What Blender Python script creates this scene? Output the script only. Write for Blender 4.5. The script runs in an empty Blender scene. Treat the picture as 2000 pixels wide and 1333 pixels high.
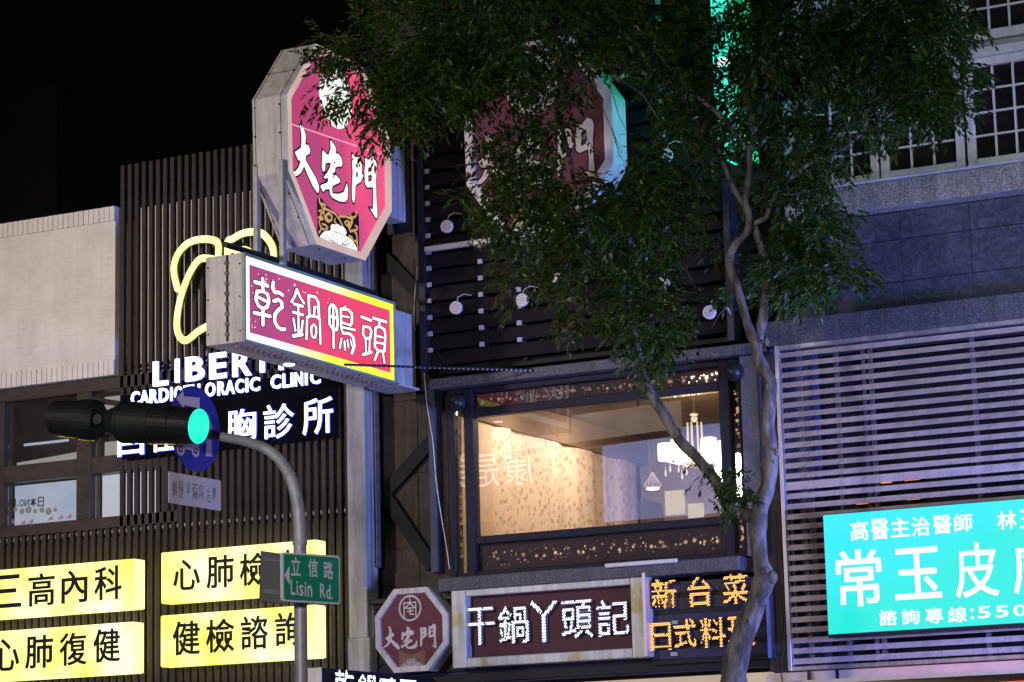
import bpy, math, random
import numpy as np
from mathutils import Vector, Matrix

R = math.radians
SC = bpy.context.scene
COL = SC.collection
rnd = random.Random(11)

# ------------------------------------------------------------------ camera, world, lights, exposure
FPX, PITCH, ROLL, YAW = 5177.0, R(10.68), R(-1.427), R(62.85)   # yaw: angle between the view and the facade's run
CAM = Vector((0.0, 0.0, 1.6))
_fh = Vector((-math.cos(YAW), math.sin(YAW), 0)); _rt = Vector((math.sin(YAW), math.cos(YAW), 0)); _up = Vector((0, 0, 1))
FWD = math.cos(PITCH)*_fh + math.sin(PITCH)*_up
_u0 = -math.sin(PITCH)*_fh + math.cos(PITCH)*_up
RGT = math.cos(ROLL)*_rt + math.sin(ROLL)*_u0
UPV = -math.sin(ROLL)*_rt + math.cos(ROLL)*_u0
cd = bpy.data.cameras.new('camera'); cam = bpy.data.objects.new('camera', cd); COL.objects.link(cam)
cd.sensor_width = 36; cd.lens = FPX/2000*36; cd.clip_start = 0.1; cd.clip_end = 600
m = Matrix.Identity(4)
for i in range(3):
    m[i][0], m[i][1], m[i][2], m[i][3] = RGT[i], UPV[i], -FWD[i], CAM[i]
cam.matrix_world = m; SC.camera = cam

W = bpy.data.worlds.new('World'); SC.world = W; W.use_nodes = True
nt = W.node_tree; bg = nt.nodes['Background']
sky = nt.nodes.new('ShaderNodeTexSky'); sky.sky_type = 'NISHITA'; sky.sun_disc = False
sky.sun_elevation = R(-4); sky.sun_rotation = R(200)
nt.links.new(sky.outputs[0], bg.inputs[0]); bg.inputs[1].default_value = 0.06
SC.view_settings.view_transform = 'Standard'; SC.view_settings.look = 'None'
SC.view_settings.exposure = 0; SC.view_settings.gamma = 1
SC.cycles.max_bounces = 6; SC.cycles.transparent_max_bounces = 12
SC.cycles.sample_clamp_indirect = 3.0

def lamp(name, kind, loc, col, power, size=0.5, aim=None, sizey=None, spread=None):
    l = bpy.data.lights.new(name, kind); o = bpy.data.objects.new(name, l); COL.objects.link(o)
    l.color = col; l.energy = power; o.location = loc
    if kind == 'AREA':
        l.size = size
        if sizey: l.shape = 'RECTANGLE'; l.size_y = sizey
        if spread: l.spread = R(spread)
    elif kind == 'SPOT':
        l.shadow_soft_size = size; l.spot_size = R(spread or 60); l.spot_blend = 0.6
    else: l.shadow_soft_size = size
    if aim is not None:
        o.rotation_euler = (Vector(aim)-Vector(loc)).to_track_quat('-Z', 'Y').to_euler()
    return o
# unseen lamps stand in for the avenue's street lighting and the shopfronts at right
lamp('street_light_left', 'AREA', (-21, 4, 9.0), (1.0, 0.86, 0.78), 400, 0.9, (-20, 27, 8.0), spread=60)
lamp('street_light_centre', 'AREA', (-7, 1, 5.0), (1.0, 0.92, 0.98), 165, 0.9, (-13.6, 27, 4.3), spread=52)
lamp('street_light_right', 'AREA', (-1.0, 20.0, 8.2), (0.70, 0.80, 1.0), 62, 0.6, (-6.6, 27.2, 8.6), spread=66)
lamp('shopfront_light_blue', 'AREA', (-3.0, 24.4, 3.6), (0.20, 0.28, 1.0), 360, 1.2, (-14, 27.0, 6.4), spread=82)
lamp('shopfront_light_violet', 'AREA', (-2.2, 19.5, 2.6), (0.82, 0.74, 0.95), 56, 1.2, (-8.0, 27.2, 5.6), spread=70)
lamp('awning_light_red', 'AREA', (-9.2, 25.4, 1.6), (1.0, 0.16, 0.22), 14, .6, (-11.2, 23.8, 4.2), spread=70)
lamp('dining_room_wall_fill', 'AREA', (-14.2, 28.7, 6.85), (1.0, 0.84, 0.70), 26, 0.3, (-14.8, 28.9, 5.1))  # this unseen pair is added to brighten the papered wall evenly
lamp('dining_room_wall_fill', 'AREA', (-14.1, 30.3, 6.85), (1.0, 0.84, 0.70), 36, 0.3, (-14.8, 30.5, 5.1))

# ------------------------------------------------------------------ geometry helpers
def ray(px, py): return FWD + RGT*((px-1000)/FPX) - UPV*((py-666.5)/FPX)
def PY(px, py, y): d = ray(px, py); return CAM + d*((y-CAM.y)/d.y)
def PX(px, py, x): d = ray(px, py); return CAM + d*((x-CAM.x)/d.x)

class MB:
    def __init__(s): s.v = []; s.f = []
    def add(s, vs, fs):
        n = len(s.v); s.v += [tuple(v) for v in vs]; s.f += [tuple(i+n for i in f) for f in fs]; return s
    def box(s, x0, x1, y0, y1, z0, z1):
        x0, x1 = min(x0, x1), max(x0, x1); y0, y1 = min(y0, y1), max(y0, y1); z0, z1 = min(z0, z1), max(z0, z1)
        return s.add([(x0,y0,z0),(x1,y0,z0),(x1,y1,z0),(x0,y1,z0),(x0,y0,z1),(x1,y0,z1),(x1,y1,z1),(x0,y1,z1)],
                     [(0,3,2,1),(4,5,6,7),(0,1,5,4),(1,2,6,5),(2,3,7,6),(3,0,4,7)])
    def prism(s, pts, off):      # pts: 3-D polygon, off: vector
        n = len(pts); a = [Vector(p) for p in pts]; b = [p+Vector(off) for p in a]
        s.add(a+b, [tuple(range(n-1, -1, -1)), tuple(range(n, 2*n))] + [(i, (i+1) % n, n+(i+1) % n, n+i) for i in range(n)])
        return s
    def ring(s, outer, inner, off):   # frame between two polygons, given depth
        n = len(outer); o = Vector(off); A = [Vector(p) for p in outer]; B = [Vector(p) for p in inner]
        v = A+B+[p+o for p in A]+[p+o for p in B]; f = []
        for i in range(n):
            j = (i+1) % n
            f += [(i, j, n+j, n+i), (2*n+i, 3*n+i, 3*n+j, 2*n+j), (i, 2*n+i, 2*n+j, j), (n+i, n+j, 3*n+j, 3*n+i)]
        return s.add(v, f)
    def bar(s, a, b, w, h, up=(0, 0, 1)):
        a = Vector(a); b = Vector(b); d = (b-a).normalized(); u = Vector(up); sd = d.cross(u).normalized(); u = sd.cross(d).normalized()
        vs = [p+sd*(i*w/2)+u*(j*h/2) for p in (a, b) for i, j in ((-1,-1),(1,-1),(1,1),(-1,1))]
        return s.add(vs, [(0,1,2,3),(7,6,5,4),(0,4,5,1),(1,5,6,2),(2,6,7,3),(3,7,4,0)])
    def tube(s, pts, rad, n=10, cap=True, wob=0):
        pts = [Vector(p) for p in pts]
        if not hasattr(rad, '__len__'): rad = [rad]*len(pts)
        vs = []; fs = []; ref = None
        for i, p in enumerate(pts):
            t = (pts[min(i+1, len(pts)-1)]-pts[max(i-1, 0)]).normalized()
            if ref is None: ref = t.orthogonal().normalized()
            ref = (ref - t*ref.dot(t)).normalized(); b = t.cross(ref)
            for k in range(n):
                a = 2*math.pi*k/n; r = rad[i]*(1+wob*(math.sin(3*a+i*.7)*.6+math.sin(2*a-i*1.3+1)))
                vs.append(p+ref*(math.cos(a)*r)+b*(math.sin(a)*r))
            if i:
                for k in range(n):
                    fs.append(((i-1)*n+k, (i-1)*n+(k+1) % n, i*n+(k+1) % n, i*n+k))
        if cap: fs += [tuple(range(n-1, -1, -1)), tuple(range(len(vs)-n, len(vs)))]
        return s.add(vs, fs)
    def disc(s, c, nrm, r, h, n=20, r2=None):
        c = Vector(c); nrm = Vector(nrm).normalized()
        return s.tube([c, c+nrm*h], [r, r if r2 is None else r2], n)
    def lathe(s, c, prof, n=16):
        c = Vector(c); return s.tube([c+Vector((0, 0, z)) for r, z in prof], [max(r, 1e-4) for r, z in prof], n)
    def ball(s, c, r, n=8, sq=(1, 1, 1)):
        vs = []; fs = []; c = Vector(c); k = n//2
        for i in range(k+1):
            th = math.pi*i/k
            for j in range(n):
                ph = 2*math.pi*j/n
                vs.append(c+Vector((math.sin(th)*math.cos(ph)*r*sq[0], math.sin(th)*math.sin(ph)*r*sq[1], math.cos(th)*r*sq[2])))
        for i in range(k):
            for j in range(n): fs.append((i*n+j, (i+1)*n+j, (i+1)*n+(j+1) % n, i*n+(j+1) % n))
        return s.add(vs, fs)

ORG = {}
def org(o):
    while o.parent: o = o.parent
    return o.location.copy()
def thing(name, label, cat, loc, group=None):
    o = bpy.data.objects.new(name, None); COL.objects.link(o); o.location = loc; o.empty_display_size = .2
    o['label'] = label; o['category'] = cat
    if group: o['group'] = group
    return o
def mesh_obj(name, mb, mat, origin, smooth=False, bevel=0):
    me = bpy.data.meshes.new(name)
    o3 = Vector(origin)
    me.from_pydata([tuple(Vector(v)-o3) for v in mb.v], [], mb.f); me.update()
    if mat: me.materials.append(mat)
    if smooth: me.polygons.foreach_set('use_smooth', [True]*len(me.polygons))
    o = bpy.data.objects.new(name, me); COL.objects.link(o)
    if bevel:
        b = o.modifiers.new('bevel', 'BEVEL'); b.width = bevel; b.segments = 1; b.limit_method = 'ANGLE'
    return o
def part(name, mb, mat, parent, **k):
    o = mesh_obj(name, mb, mat, org(parent), **k); o.parent = parent; return o
def solo(name, mb, mat, label, cat, loc, group=None, **k):
    o = mesh_obj(name, mb, mat, loc, **k); o.location = loc; o['label'] = label; o['category'] = cat
    if group: o['group'] = group
    return o
def struct(name, mb, mat, **k):
    o = mesh_obj(name, mb, mat, (0, 0, 0), **k); o['kind'] = 'structure'; return o

# ------------------------------------------------------------------ materials
def mat(name, col, rough=.6, metal=0, var=.12, scale=6, bump=0, bscale=60, spec=.25, col2=None, stretch=None, trans=0, c2pos=(.45, .65), streak=0):
    M = bpy.data.materials.new(name); M.use_nodes = True; t = M.node_tree; b = t.nodes['Principled BSDF']; L = t.links
    b.inputs['Roughness'].default_value = rough; b.inputs['Metallic'].default_value = metal
    b.inputs['Specular IOR Level'].default_value = spec
    g = t.nodes.new('ShaderNodeNewGeometry'); mp = t.nodes.new('ShaderNodeMapping'); L.new(g.outputs['Position'], mp.inputs[0])
    if stretch: mp.inputs['Scale'].default_value = stretch
    n = t.nodes.new('ShaderNodeTexNoise'); n.inputs['Scale'].default_value = scale; n.inputs['Detail'].default_value = 6; n.inputs['Roughness'].default_value = .65
    L.new(mp.outputs[0], n.inputs['Vector'])
    cr = t.nodes.new('ShaderNodeValToRGB'); L.new(n.outputs[0], cr.inputs[0])
    c2 = col2 or tuple(min(1, c*(1+var)) for c in col); c1 = col if col2 else tuple(c*(1-var) for c in col)
    cr.color_ramp.elements[0].position = c2pos[0] if col2 else .3; cr.color_ramp.elements[1].position = c2pos[1] if col2 else .7
    cr.color_ramp.elements[0].color = (*c1, 1); cr.color_ramp.elements[1].color = (*c2, 1)
    last = cr.outputs[0]
    if streak:      # rain streaks and grime run down the face
        m3 = t.nodes.new('ShaderNodeMapping'); m3.inputs['Scale'].default_value = (7, 7, .55); L.new(g.outputs['Position'], m3.inputs[0])
        n3 = t.nodes.new('ShaderNodeTexNoise'); n3.inputs['Scale'].default_value = 1.6; n3.inputs['Detail'].default_value = 7; n3.inputs['Roughness'].default_value = .7
        L.new(m3.outputs[0], n3.inputs['Vector']); c3 = t.nodes.new('ShaderNodeValToRGB'); L.new(n3.outputs[0], c3.inputs[0])
        c3.color_ramp.elements[0].position = .38; c3.color_ramp.elements[0].color = (1-streak, 1-streak, 1-streak*1.1, 1)
        c3.color_ramp.elements[1].position = .56; c3.color_ramp.elements[1].color = (1, 1, 1, 1)
        mm = t.nodes.new('ShaderNodeMix'); mm.data_type = 'RGBA'; mm.blend_type = 'MULTIPLY'; mm.inputs['Factor'].default_value = 1
        L.new(last, mm.inputs['A']); L.new(c3.outputs[0], mm.inputs['B']); last = mm.outputs['Result']
    L.new(last, b.inputs['Base Color'])
    # a little roughness variation
    mr = t.nodes.new('ShaderNodeMapRange'); mr.inputs[3].default_value = max(.02, rough-.1); mr.inputs[4].default_value = min(1, rough+.15)
    L.new(n.outputs[0], mr.inputs[0]); L.new(mr.outputs[0], b.inputs['Roughness'])
    if bump:
        n2 = t.nodes.new('ShaderNodeTexNoise'); n2.inputs['Scale'].default_value = bscale; n2.inputs['Detail'].default_value = 4
        L.new(mp.outputs[0], n2.inputs['Vector'])
        bp = t.nodes.new('ShaderNodeBump'); bp.inputs['Strength'].default_value = bump; bp.inputs['Distance'].default_value = .02 if 'bark' in name else .01
        L.new(n2.outputs[0], bp.inputs['Height']); L.new(bp.outputs[0], b.inputs['Normal'])
    return M

def emis(name, col, strength, col2=None, scale=1.5, var=.0, sample=True, base=(.06, .06, .06), grad=None, stretch=None):
    """a lit sign face: emission with the unevenness of the tubes behind it"""
    M = bpy.data.materials.new(name); M.use_nodes = True; t = M.node_tree; b = t.nodes['Principled BSDF']; L = t.links
    b.inputs['Base Color'].default_value = (*base, 1); b.inputs['Roughness'].default_value = .35; b.inputs['Specular IOR Level'].default_value = .15
    b.inputs['Emission Color'].default_value = (*col, 1); b.inputs['Emission Strength'].default_value = strength
    if col2 is not None or var:
        g = t.nodes.new('ShaderNodeNewGeometry'); mp = t.nodes.new('ShaderNodeMapping'); L.new(g.outputs['Position'], mp.inputs[0])
        if stretch: mp.inputs['Scale'].default_value = stretch
        n = t.nodes.new('ShaderNodeTexNoise'); n.inputs['Scale'].default_value = scale; n.inputs['Detail'].default_value = 2
        L.new(mp.outputs[0], n.inputs['Vector']); fac = n.outputs[0]
        if grad:   # (axis vector, start, end): position along the sign
            vm = t.nodes.new('ShaderNodeVectorMath'); vm.operation = 'DOT_PRODUCT'; vm.inputs[1].default_value = grad[0]
            L.new(g.outputs['Position'], vm.inputs[0])
            mr = t.nodes.new('ShaderNodeMapRange'); mr.inputs[1].default_value = grad[1]; mr.inputs[2].default_value = grad[2]
            L.new(vm.outputs['Value'], mr.inputs[0])
            ad = t.nodes.new('ShaderNodeMath'); ad.operation = 'MULTIPLY_ADD'; ad.inputs[1].default_value = .5; ad.use_clamp = True
            sb = t.nodes.new('ShaderNodeMath'); sb.operation = 'SUBTRACT'; sb.inputs[1].default_value = .25
            L.new(n.outputs[0], ad.inputs[0]); L.new(mr.outputs[0], ad.inputs[2]); L.new(ad.outputs[0], sb.inputs[0]); fac = sb.outputs[0]
        if col2 is not None:
            cr = t.nodes.new('ShaderNodeValToRGB'); L.new(fac, cr.inputs[0])
            cr.color_ramp.elements[0].position = .3; cr.color_ramp.elements[1].position = .72
            cr.color_ramp.elements[0].color = (*col, 1); cr.color_ramp.elements[1].color = (*col2, 1)
            L.new(cr.outputs[0], b.inputs['Emission Color'])
        if var:
            m2 = t.nodes.new('ShaderNodeMapRange'); m2.inputs[1].default_value = .3; m2.inputs[2].default_value = .7
            m2.inputs[3].default_value = strength*(1-var); m2.inputs[4].default_value = strength*(1+var)
            L.new(fac, m2.inputs[0]); L.new(m2.outputs[0], b.inputs['Emission Strength'])
    if not sample: M.cycles.emission_sampling = 'NONE'
    return M

def glassmat(name, tint=(1, 1, 1), ior=1.5, rough=0.0, fade=0.0, dirt=0.0):
    M = bpy.data.materials.new(name); M.use_nodes = True; t = M.node_tree; t.nodes.clear(); L = t.links
    out = t.nodes.new('ShaderNodeOutputMaterial'); mx = t.nodes.new('ShaderNodeMixShader'); fr = t.nodes.new('ShaderNodeFresnel')
    fr.inputs[0].default_value = ior; tr = t.nodes.new('ShaderNodeBsdfTransparent'); tr.inputs[0].default_value = (*tint, 1)
    gl = t.nodes.new('ShaderNodeBsdfGlossy'); gl.inputs['Roughness'].default_value = rough
    L.new(fr.outputs[0], mx.inputs[0]); L.new(tr.outputs[0], mx.inputs[1]); L.new(gl.outputs[0], mx.inputs[2])
    last = mx
    if dirt:
        df = t.nodes.new('ShaderNodeBsdfDiffuse'); df.inputs[0].default_value = (.5, .45, .4, 1)
        n = t.nodes.new('ShaderNodeTexNoise'); n.inputs['Scale'].default_value = 3; n.inputs['Detail'].default_value = 8
        g = t.nodes.new('ShaderNodeNewGeometry'); L.new(g.outputs['Position'], n.inputs['Vector'])
        ml = t.nodes.new('ShaderNodeMath'); ml.operation = 'MULTIPLY'; ml.inputs[1].default_value = dirt; L.new(n.outputs[0], ml.inputs[0])
        m2 = t.nodes.new('ShaderNodeMixShader'); L.new(ml.outputs[0], m2.inputs[0]); L.new(mx.outputs[0], m2.inputs[1]); L.new(df.outputs[0], m2.inputs[2]); last = m2
    L.new(last.outputs[0], out.inputs[0]); return M

M_asph = mat('asphalt', (.045, .045, .047), .85, bump=.4, bscale=90)
M_pave = mat('paving', (.20, .19, .18), .8, bump=.3, bscale=40)
M_whitebrick = mat('white_brick', (.62, .59, .56), .7, var=.08, scale=5, bump=.25, bscale=45, streak=.06)
M_wall_grey = mat('grey_wall', (.42, .41, .42), .8, var=.15, scale=3, bump=.2, bscale=30, streak=.14)
M_pil = mat('grey_pilaster', (.34, .34, .35), .75, var=.22, scale=4, bump=.25, bscale=25, stretch=(1, 1, .35), streak=.3)
M_slat = mat('brown_slat', (.034, .026, .025), .65, var=.3, scale=5, bump=.12, bscale=20, stretch=(1, 1, .15))
M_rail = mat('brown_rail', (.05, .04, .038), .5)
M_framebrown = mat('brown_frame', (.045, .036, .034), .4, var=.2)
M_darksteel = mat('dark_steel', (.018, .018, .026), .4, metal=.2, var=.3, scale=8)
M_plank = mat('dark_plank', (.013, .011, .013), .75, spec=.1, var=.35, scale=4, bump=.15, bscale=15, stretch=(.2, 1, 1))
M_clip = mat('clip', (.34, .34, .38), .6, var=.2)
M_cream = mat('cream_metal', (.55, .52, .46), .55, var=.2, scale=4)
M_conc_dark = mat('dark_concrete', (.055, .047, .044), .8, streak=.3, var=.4, scale=2.5, bump=.4, bscale=18)
M_granite = mat('speckled_granite', (.055, .055, .07), .45, scale=55, col2=(.21, .21, .25), bump=.25, bscale=80, c2pos=(.5, .72), streak=.3)
M_pebble = mat('pebble_dash', (.16, .155, .15), .7, scale=60, col2=(.42, .40, .37), bump=.5, bscale=80, streak=.3)
M_tile = mat('polished_dark_granite', (.032, .038, .055), .35, scale=7, col2=(.075, .09, .13), bump=.04, bscale=30, c2pos=(.42, .72))
M_joint = mat('joint', (.03, .028, .027), .9)
M_white = mat('white_paint', (.62, .60, .58), .5, var=.1, scale=5, bump=.08, bscale=30, streak=.14)
M_whitepanel = mat('white_sign_panel', (.52, .50, .50), .5, var=.12, scale=3, bump=.08, bscale=20, streak=.3)
M_trimgreen = mat('painted_edge', (.25, .33, .27), .5, var=.25)
M_screw = mat('screw', (.02, .018, .018), .6)
M_bulb = mat('unlit_bulb', (.22, .16, .13), .35, var=.3)
M_alu = mat('brushed_aluminium_slat', (.47, .40, .42), .42, metal=.1, var=.25, scale=3, streak=.25, bump=.06, bscale=30, stretch=(.15, 1, 1))
M_aluframe = mat('aluminium_frame', (.36, .33, .35), .4, streak=.3, metal=.6, var=.15)
M_black = mat('black_plastic', (.018, .018, .02), .3, var=.2)
M_blackmatte = mat('black_board', (.008, .008, .012), .55, var=.25)
M_navy = mat('navy_board', (.022, .022, .05), .5, var=.3, scale=3)
M_maroon = mat('maroon_board', (.055, .012, .022), .5, var=.2, scale=3)
M_maroon_dull = mat('worn_maroon_face', (.105, .022, .040), .5, scale=5, col2=(.075, .016, .03), stretch=(1, 1, 2.5))
M_maroon_mid = mat('maroon_panel_face', (.13, .025, .05), .45, var=.15, scale=2)
M_ivory = mat('ivory_print', (.62, .58, .46), .5, var=.08)
M_outline = mat('dark_outline', (.03, .008, .015), .6)
M_goldprint = mat('gold_print', (.42, .22, .05), .5, var=.25, scale=12)
M_brownprint = mat('faded_brown_print', (.17, .09, .06), .6, var=.4, scale=14)
M_silverframe = mat('weathered_steel_frame', (.45, .46, .46), .45, streak=.3, metal=.25, scale=2.6, col2=(.34, .33, .12), bump=.1, bscale=20, c2pos=(.50, .68))
M_galv = mat('galvanised_pipe', (.33, .33, .34), .5, metal=.3, var=.25, scale=10, bump=.1, bscale=40)
M_sigdark = mat('signal_housing', (.009, .012, .012), .5, var=.25)
M_sigblack = mat('signal_visor', (.010, .011, .012), .4)
M_yellowedge = mat('yellow_edge', (.55, .45, .02), .5)
M_signblue = mat('blue_sign_sheet', (.035, .045, .42), .4, var=.08)
M_signwhite = mat('reflective_white', (.62, .62, .68), .5, var=.06)
M_signgreen = mat('green_sign_sheet', (.010, .24, .12), .42, var=.08)
M_fade = mat('faded_ink', (.20, .19, .22), .6, scale=25, col2=(.50, .50, .56), c2pos=(.45, .6))
M_bark = mat('smooth_mottled_bark', (.075, .068, .066), .6, scale=7, col2=(.24, .225, .22), bump=1.0, bscale=16, stretch=(1, 1, .35), c2pos=(.42, .6))
M_ceiling = mat('dark_ceiling', (.10, .075, .05), .7, var=.3, scale=3)
M_wallroom = mat('room_wall', (.36, .25, .16), .7, var=.1, scale=3)
M_brass = mat('chandelier_metal', (.7, .62, .45), .25, metal=.6)
M_windowdark = mat('dark_pane', (.012, .012, .014), .12, var=.2)
M_glass = glassmat('window_glass', (.97, .96, .95), dirt=.03)
M_glass2 = glassmat('clinic_glass', (.85, .87, .9), dirt=.05)
M_crystal = glassmat('crystal', (.95, .95, .9), 1.6)

E_white = emis('lit_white_letter', (.84, .88, 1.0), 3.0, sample=True)
E_halo = emis('letter_glow_fringe', (.10, .13, 1.0), 1.5, sample=False)
E_yellowneon = emis('yellow_lit_tube', (1.0, .99, .26), 1.5, col2=(1.0, 1.0, .50), scale=4)
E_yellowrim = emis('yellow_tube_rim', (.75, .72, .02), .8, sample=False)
E_ybox = emis('yellow_lightbox', (.80, .73, .03), 1.9, col2=(.80, .80, .42), scale=1.15, var=.22)
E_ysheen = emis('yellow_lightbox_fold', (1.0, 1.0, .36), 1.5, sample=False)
E_pink = emis('pink_backlit_face', (.46, .045, .16), 1.05, col2=(1.0, .075, .20), scale=2.2, grad=((0, .8, .25), 21.6, 24.6), stretch=(1, 1.6, .5))
E_pink2 = emis('crimson_backlit_face', (.42, .055, .19), 1.0, col2=(.86, .045, .13), scale=1.6, grad=((0, 1, -.2), 22.0, 24.6), stretch=(1, 1.6, .5))
E_border = emis('backlit_border', (.86, .93, 1.0), 1.3, col2=(.95, .85, .01), scale=1.2, grad=((0, 1, -.9), 17.4, 19.4))
E_rimpink = emis('lit_inner_rim', (.75, .62, .55), .8, col2=(.80, .45, .42), scale=2.5, sample=False)
E_char = emis('backlit_white_character', (1.0, .98, .96), 1.5, sample=False)
E_charw = emis('backlit_ivory_character', (.93, .97, .86), 1.15, sample=False)
E_gold = emis('backlit_gold_print', (.62, .33, .06), .8, col2=(.78, .50, .14), scale=9, sample=False)
E_ledw = emis('white_led', (.80, .85, 1.0), 2.6, sample=False)
E_leda = emis('amber_led', (1.0, .50, .10), 2.6, sample=False)
E_signal = emis('green_signal_lens', (.0, .86, .45), 1.3, col2=(.02, 1.0, .66), scale=22, sample=True)
E_cyan = emis('cyan_backlit_face', (.0, .80, .66), 1.04, col2=(.0, .80, 1.0), scale=.7, grad=((-.35, 0, 1), 7.0, 8.4))
E_cyanw = emis('white_lit_character', (.88, 1.0, 1.0), 1.5, sample=False)
E_green = emis('green_lit_face', (.01, .80, .50), 1.1, col2=(.10, 1.0, .80), scale=1.2)
E_greenside = emis('green_lit_side', (.0, .60, .22), 1.3, sample=True)
E_shade = emis('glowing_lamp_shade', (1.0, .78, .42), 5.0)
E_dot = emis('perforation_light', (1.0, .62, .28), .75, sample=False, var=.5, scale=5)
E_dotw = emis('perforation_light_bright', (1.0, .80, .50), 2.6, sample=False)
E_poster = emis('lit_poster', (.62, .72, .92), .72, col2=(.85, .88, .98), scale=2.5)
E_posterpink = emis('poster_print', (.75, .35, .45), .6, sample=False)
E_room = emis('room_glow_panel', (.62, .55, .50), .7, sample=False)
E_red = emis('red_led_strip', (1.0, .05, .05), 2.5)
E_soffit = mat('cream_soffit', (.62, .52, .36), .6)
E_orange = emis('orange_room_light', (1.0, .25, .03), 1.2, sample=False)
E_wink = emis('opposite_letter', (1.0, .97, .9), 4.5, sample=False)
E_winkb = emis('opposite_board', (.9, .42, .16), 1.0, sample=False, var=.2, scale=.4)
E_blueboard = emis('opposite_blue_board', (.34, .42, .90), 5.0, sample=False, var=.3, scale=.5)
E_whiteboard = emis('opposite_white_board', (1, .97, .95), 7.5, sample=False)

for nd in M_tile.node_tree.nodes:
    if nd.type == 'TEX_NOISE' and abs(nd.inputs['Scale'].default_value-7) < .1: nd.inputs['Distortion'].default_value = 2.2
def brick_material():
    M = mat('white_brick_courses', (.62, .59, .56), .7, var=.10, scale=2.5, streak=.06)
    t = M.node_tree; L = t.links; b = t.nodes['Principled BSDF']
    g = t.nodes.new('ShaderNodeNewGeometry'); sx = t.nodes.new('ShaderNodeSeparateXYZ'); L.new(g.outputs['Position'], sx.inputs[0])
    cx = t.nodes.new('ShaderNodeCombineXYZ'); L.new(sx.outputs['X'], cx.inputs[0]); L.new(sx.outputs['Z'], cx.inputs[1])
    br = t.nodes.new('ShaderNodeTexBrick'); L.new(cx.outputs[0], br.inputs[0]); br.inputs['Scale'].default_value = 1
    br.inputs['Brick Width'].default_value = .24; br.inputs['Row Height'].default_value = .085; br.inputs['Mortar Size'].default_value = .005
    br.inputs['Mortar Smooth'].default_value = .3
    bp = t.nodes.new('ShaderNodeBump'); bp.invert = True; bp.inputs['Strength'].default_value = .5; bp.inputs['Distance'].default_value = .006
    L.new(br.outputs['Fac'], bp.inputs['Height']); L.new(bp.outputs[0], b.inputs['Normal'])
    return M
M_brickwall = brick_material()

def leaf_material(name, c1, c2):
    M = bpy.data.materials.new(name); M.use_nodes = True; t = M.node_tree; L = t.links; b = t.nodes['Principled BSDF']
    g = t.nodes.new('ShaderNodeNewGeometry'); cr = t.nodes.new('ShaderNodeValToRGB'); L.new(g.outputs['Random Per Island'], cr.inputs[0])
    cr.color_ramp.elements[0].color = (*c1, 1); cr.color_ramp.elements[1].color = (*c2, 1)
    e_ = cr.color_ramp.elements.new(.86); e_.color = (.055, .12, .014, 1); e_ = cr.color_ramp.elements.new(.95); e_.color = (.09, .10, .02, 1)
    L.new(cr.outputs[0], b.inputs['Base Color']); b.inputs['Roughness'].default_value = .36; b.inputs['Specular IOR Level'].default_value = .5
    tr = t.nodes.new('ShaderNodeBsdfTranslucent'); L.new(cr.outputs[0], tr.inputs[0]); mx = t.nodes.new('ShaderNodeMixShader'); mx.inputs[0].default_value = .22
    L.new(b.outputs[0], mx.inputs[1]); L.new(tr.outputs[0], mx.inputs[2]); L.new(mx.outputs[0], t.nodes['Material Output'].inputs[0])
    return M
M_leaf = leaf_material('leaf', (.009, .034, .006), (.046, .145, .018))

# ------------------------------------------------------------------ lettering
_gc = {}
def glyph(ch, off=0.0, ext=0.0, res=2):
    """triangulated ink of one character, in its own 2-D box"""
    k = (ch, off, ext, res)
    if k in _gc: return _gc[k]
    c = bpy.data.curves.new('g', 'FONT'); c.body = ch; c.offset = off; c.extrude = ext; c.resolution_u = res
    o = bpy.data.objects.new('g', c); COL.objects.link(o)
    dg = bpy.context.evaluated_depsgraph_get(); dg.update()
    me = bpy.data.meshes.new_from_object(o.evaluated_get(dg))
    v = np.array([tuple(x.co) for x in me.vertices]); f = [tuple(p.vertices) for p in me.polygons]
    bpy.data.objects.remove(o); bpy.data.curves.remove(c); bpy.data.meshes.remove(me)
    _gc[k] = (v, f); return _gc[k]

class Plane:
    """upright sign plane; a,b coordinates <-> world; n is the outward normal"""
    def __init__(s, kind, val, o=None, U=None, N=None):
        s.kind, s.val = kind, val
        if kind == 'Y': s.o = Vector((0, val, 0)); s.U = Vector((1, 0, 0)); s.N = Vector((0, -1, 0))
        elif kind == 'X': s.o = Vector((val, 0, 0)); s.U = Vector((0, 1, 0)); s.N = Vector((1, 0, 0))
        else: s.o = Vector(o); s.U = Vector(U).normalized(); s.N = Vector(N).normalized()
        s.V = Vector((0, 0, 1))
    def uv(s, px, py):
        d = ray(px, py); t = (s.o-CAM).dot(s.N)/d.dot(s.N); p = CAM+d*t-s.o
        return p.dot(s.U), p.dot(s.V)
    def w(s, u, v, n=0): return s.o+s.U*u+s.V*v+s.N*n
    def fwd(s, n):   # same plane moved outward
        return Plane('G', 0, s.o+s.N*n, s.U, s.N)

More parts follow.
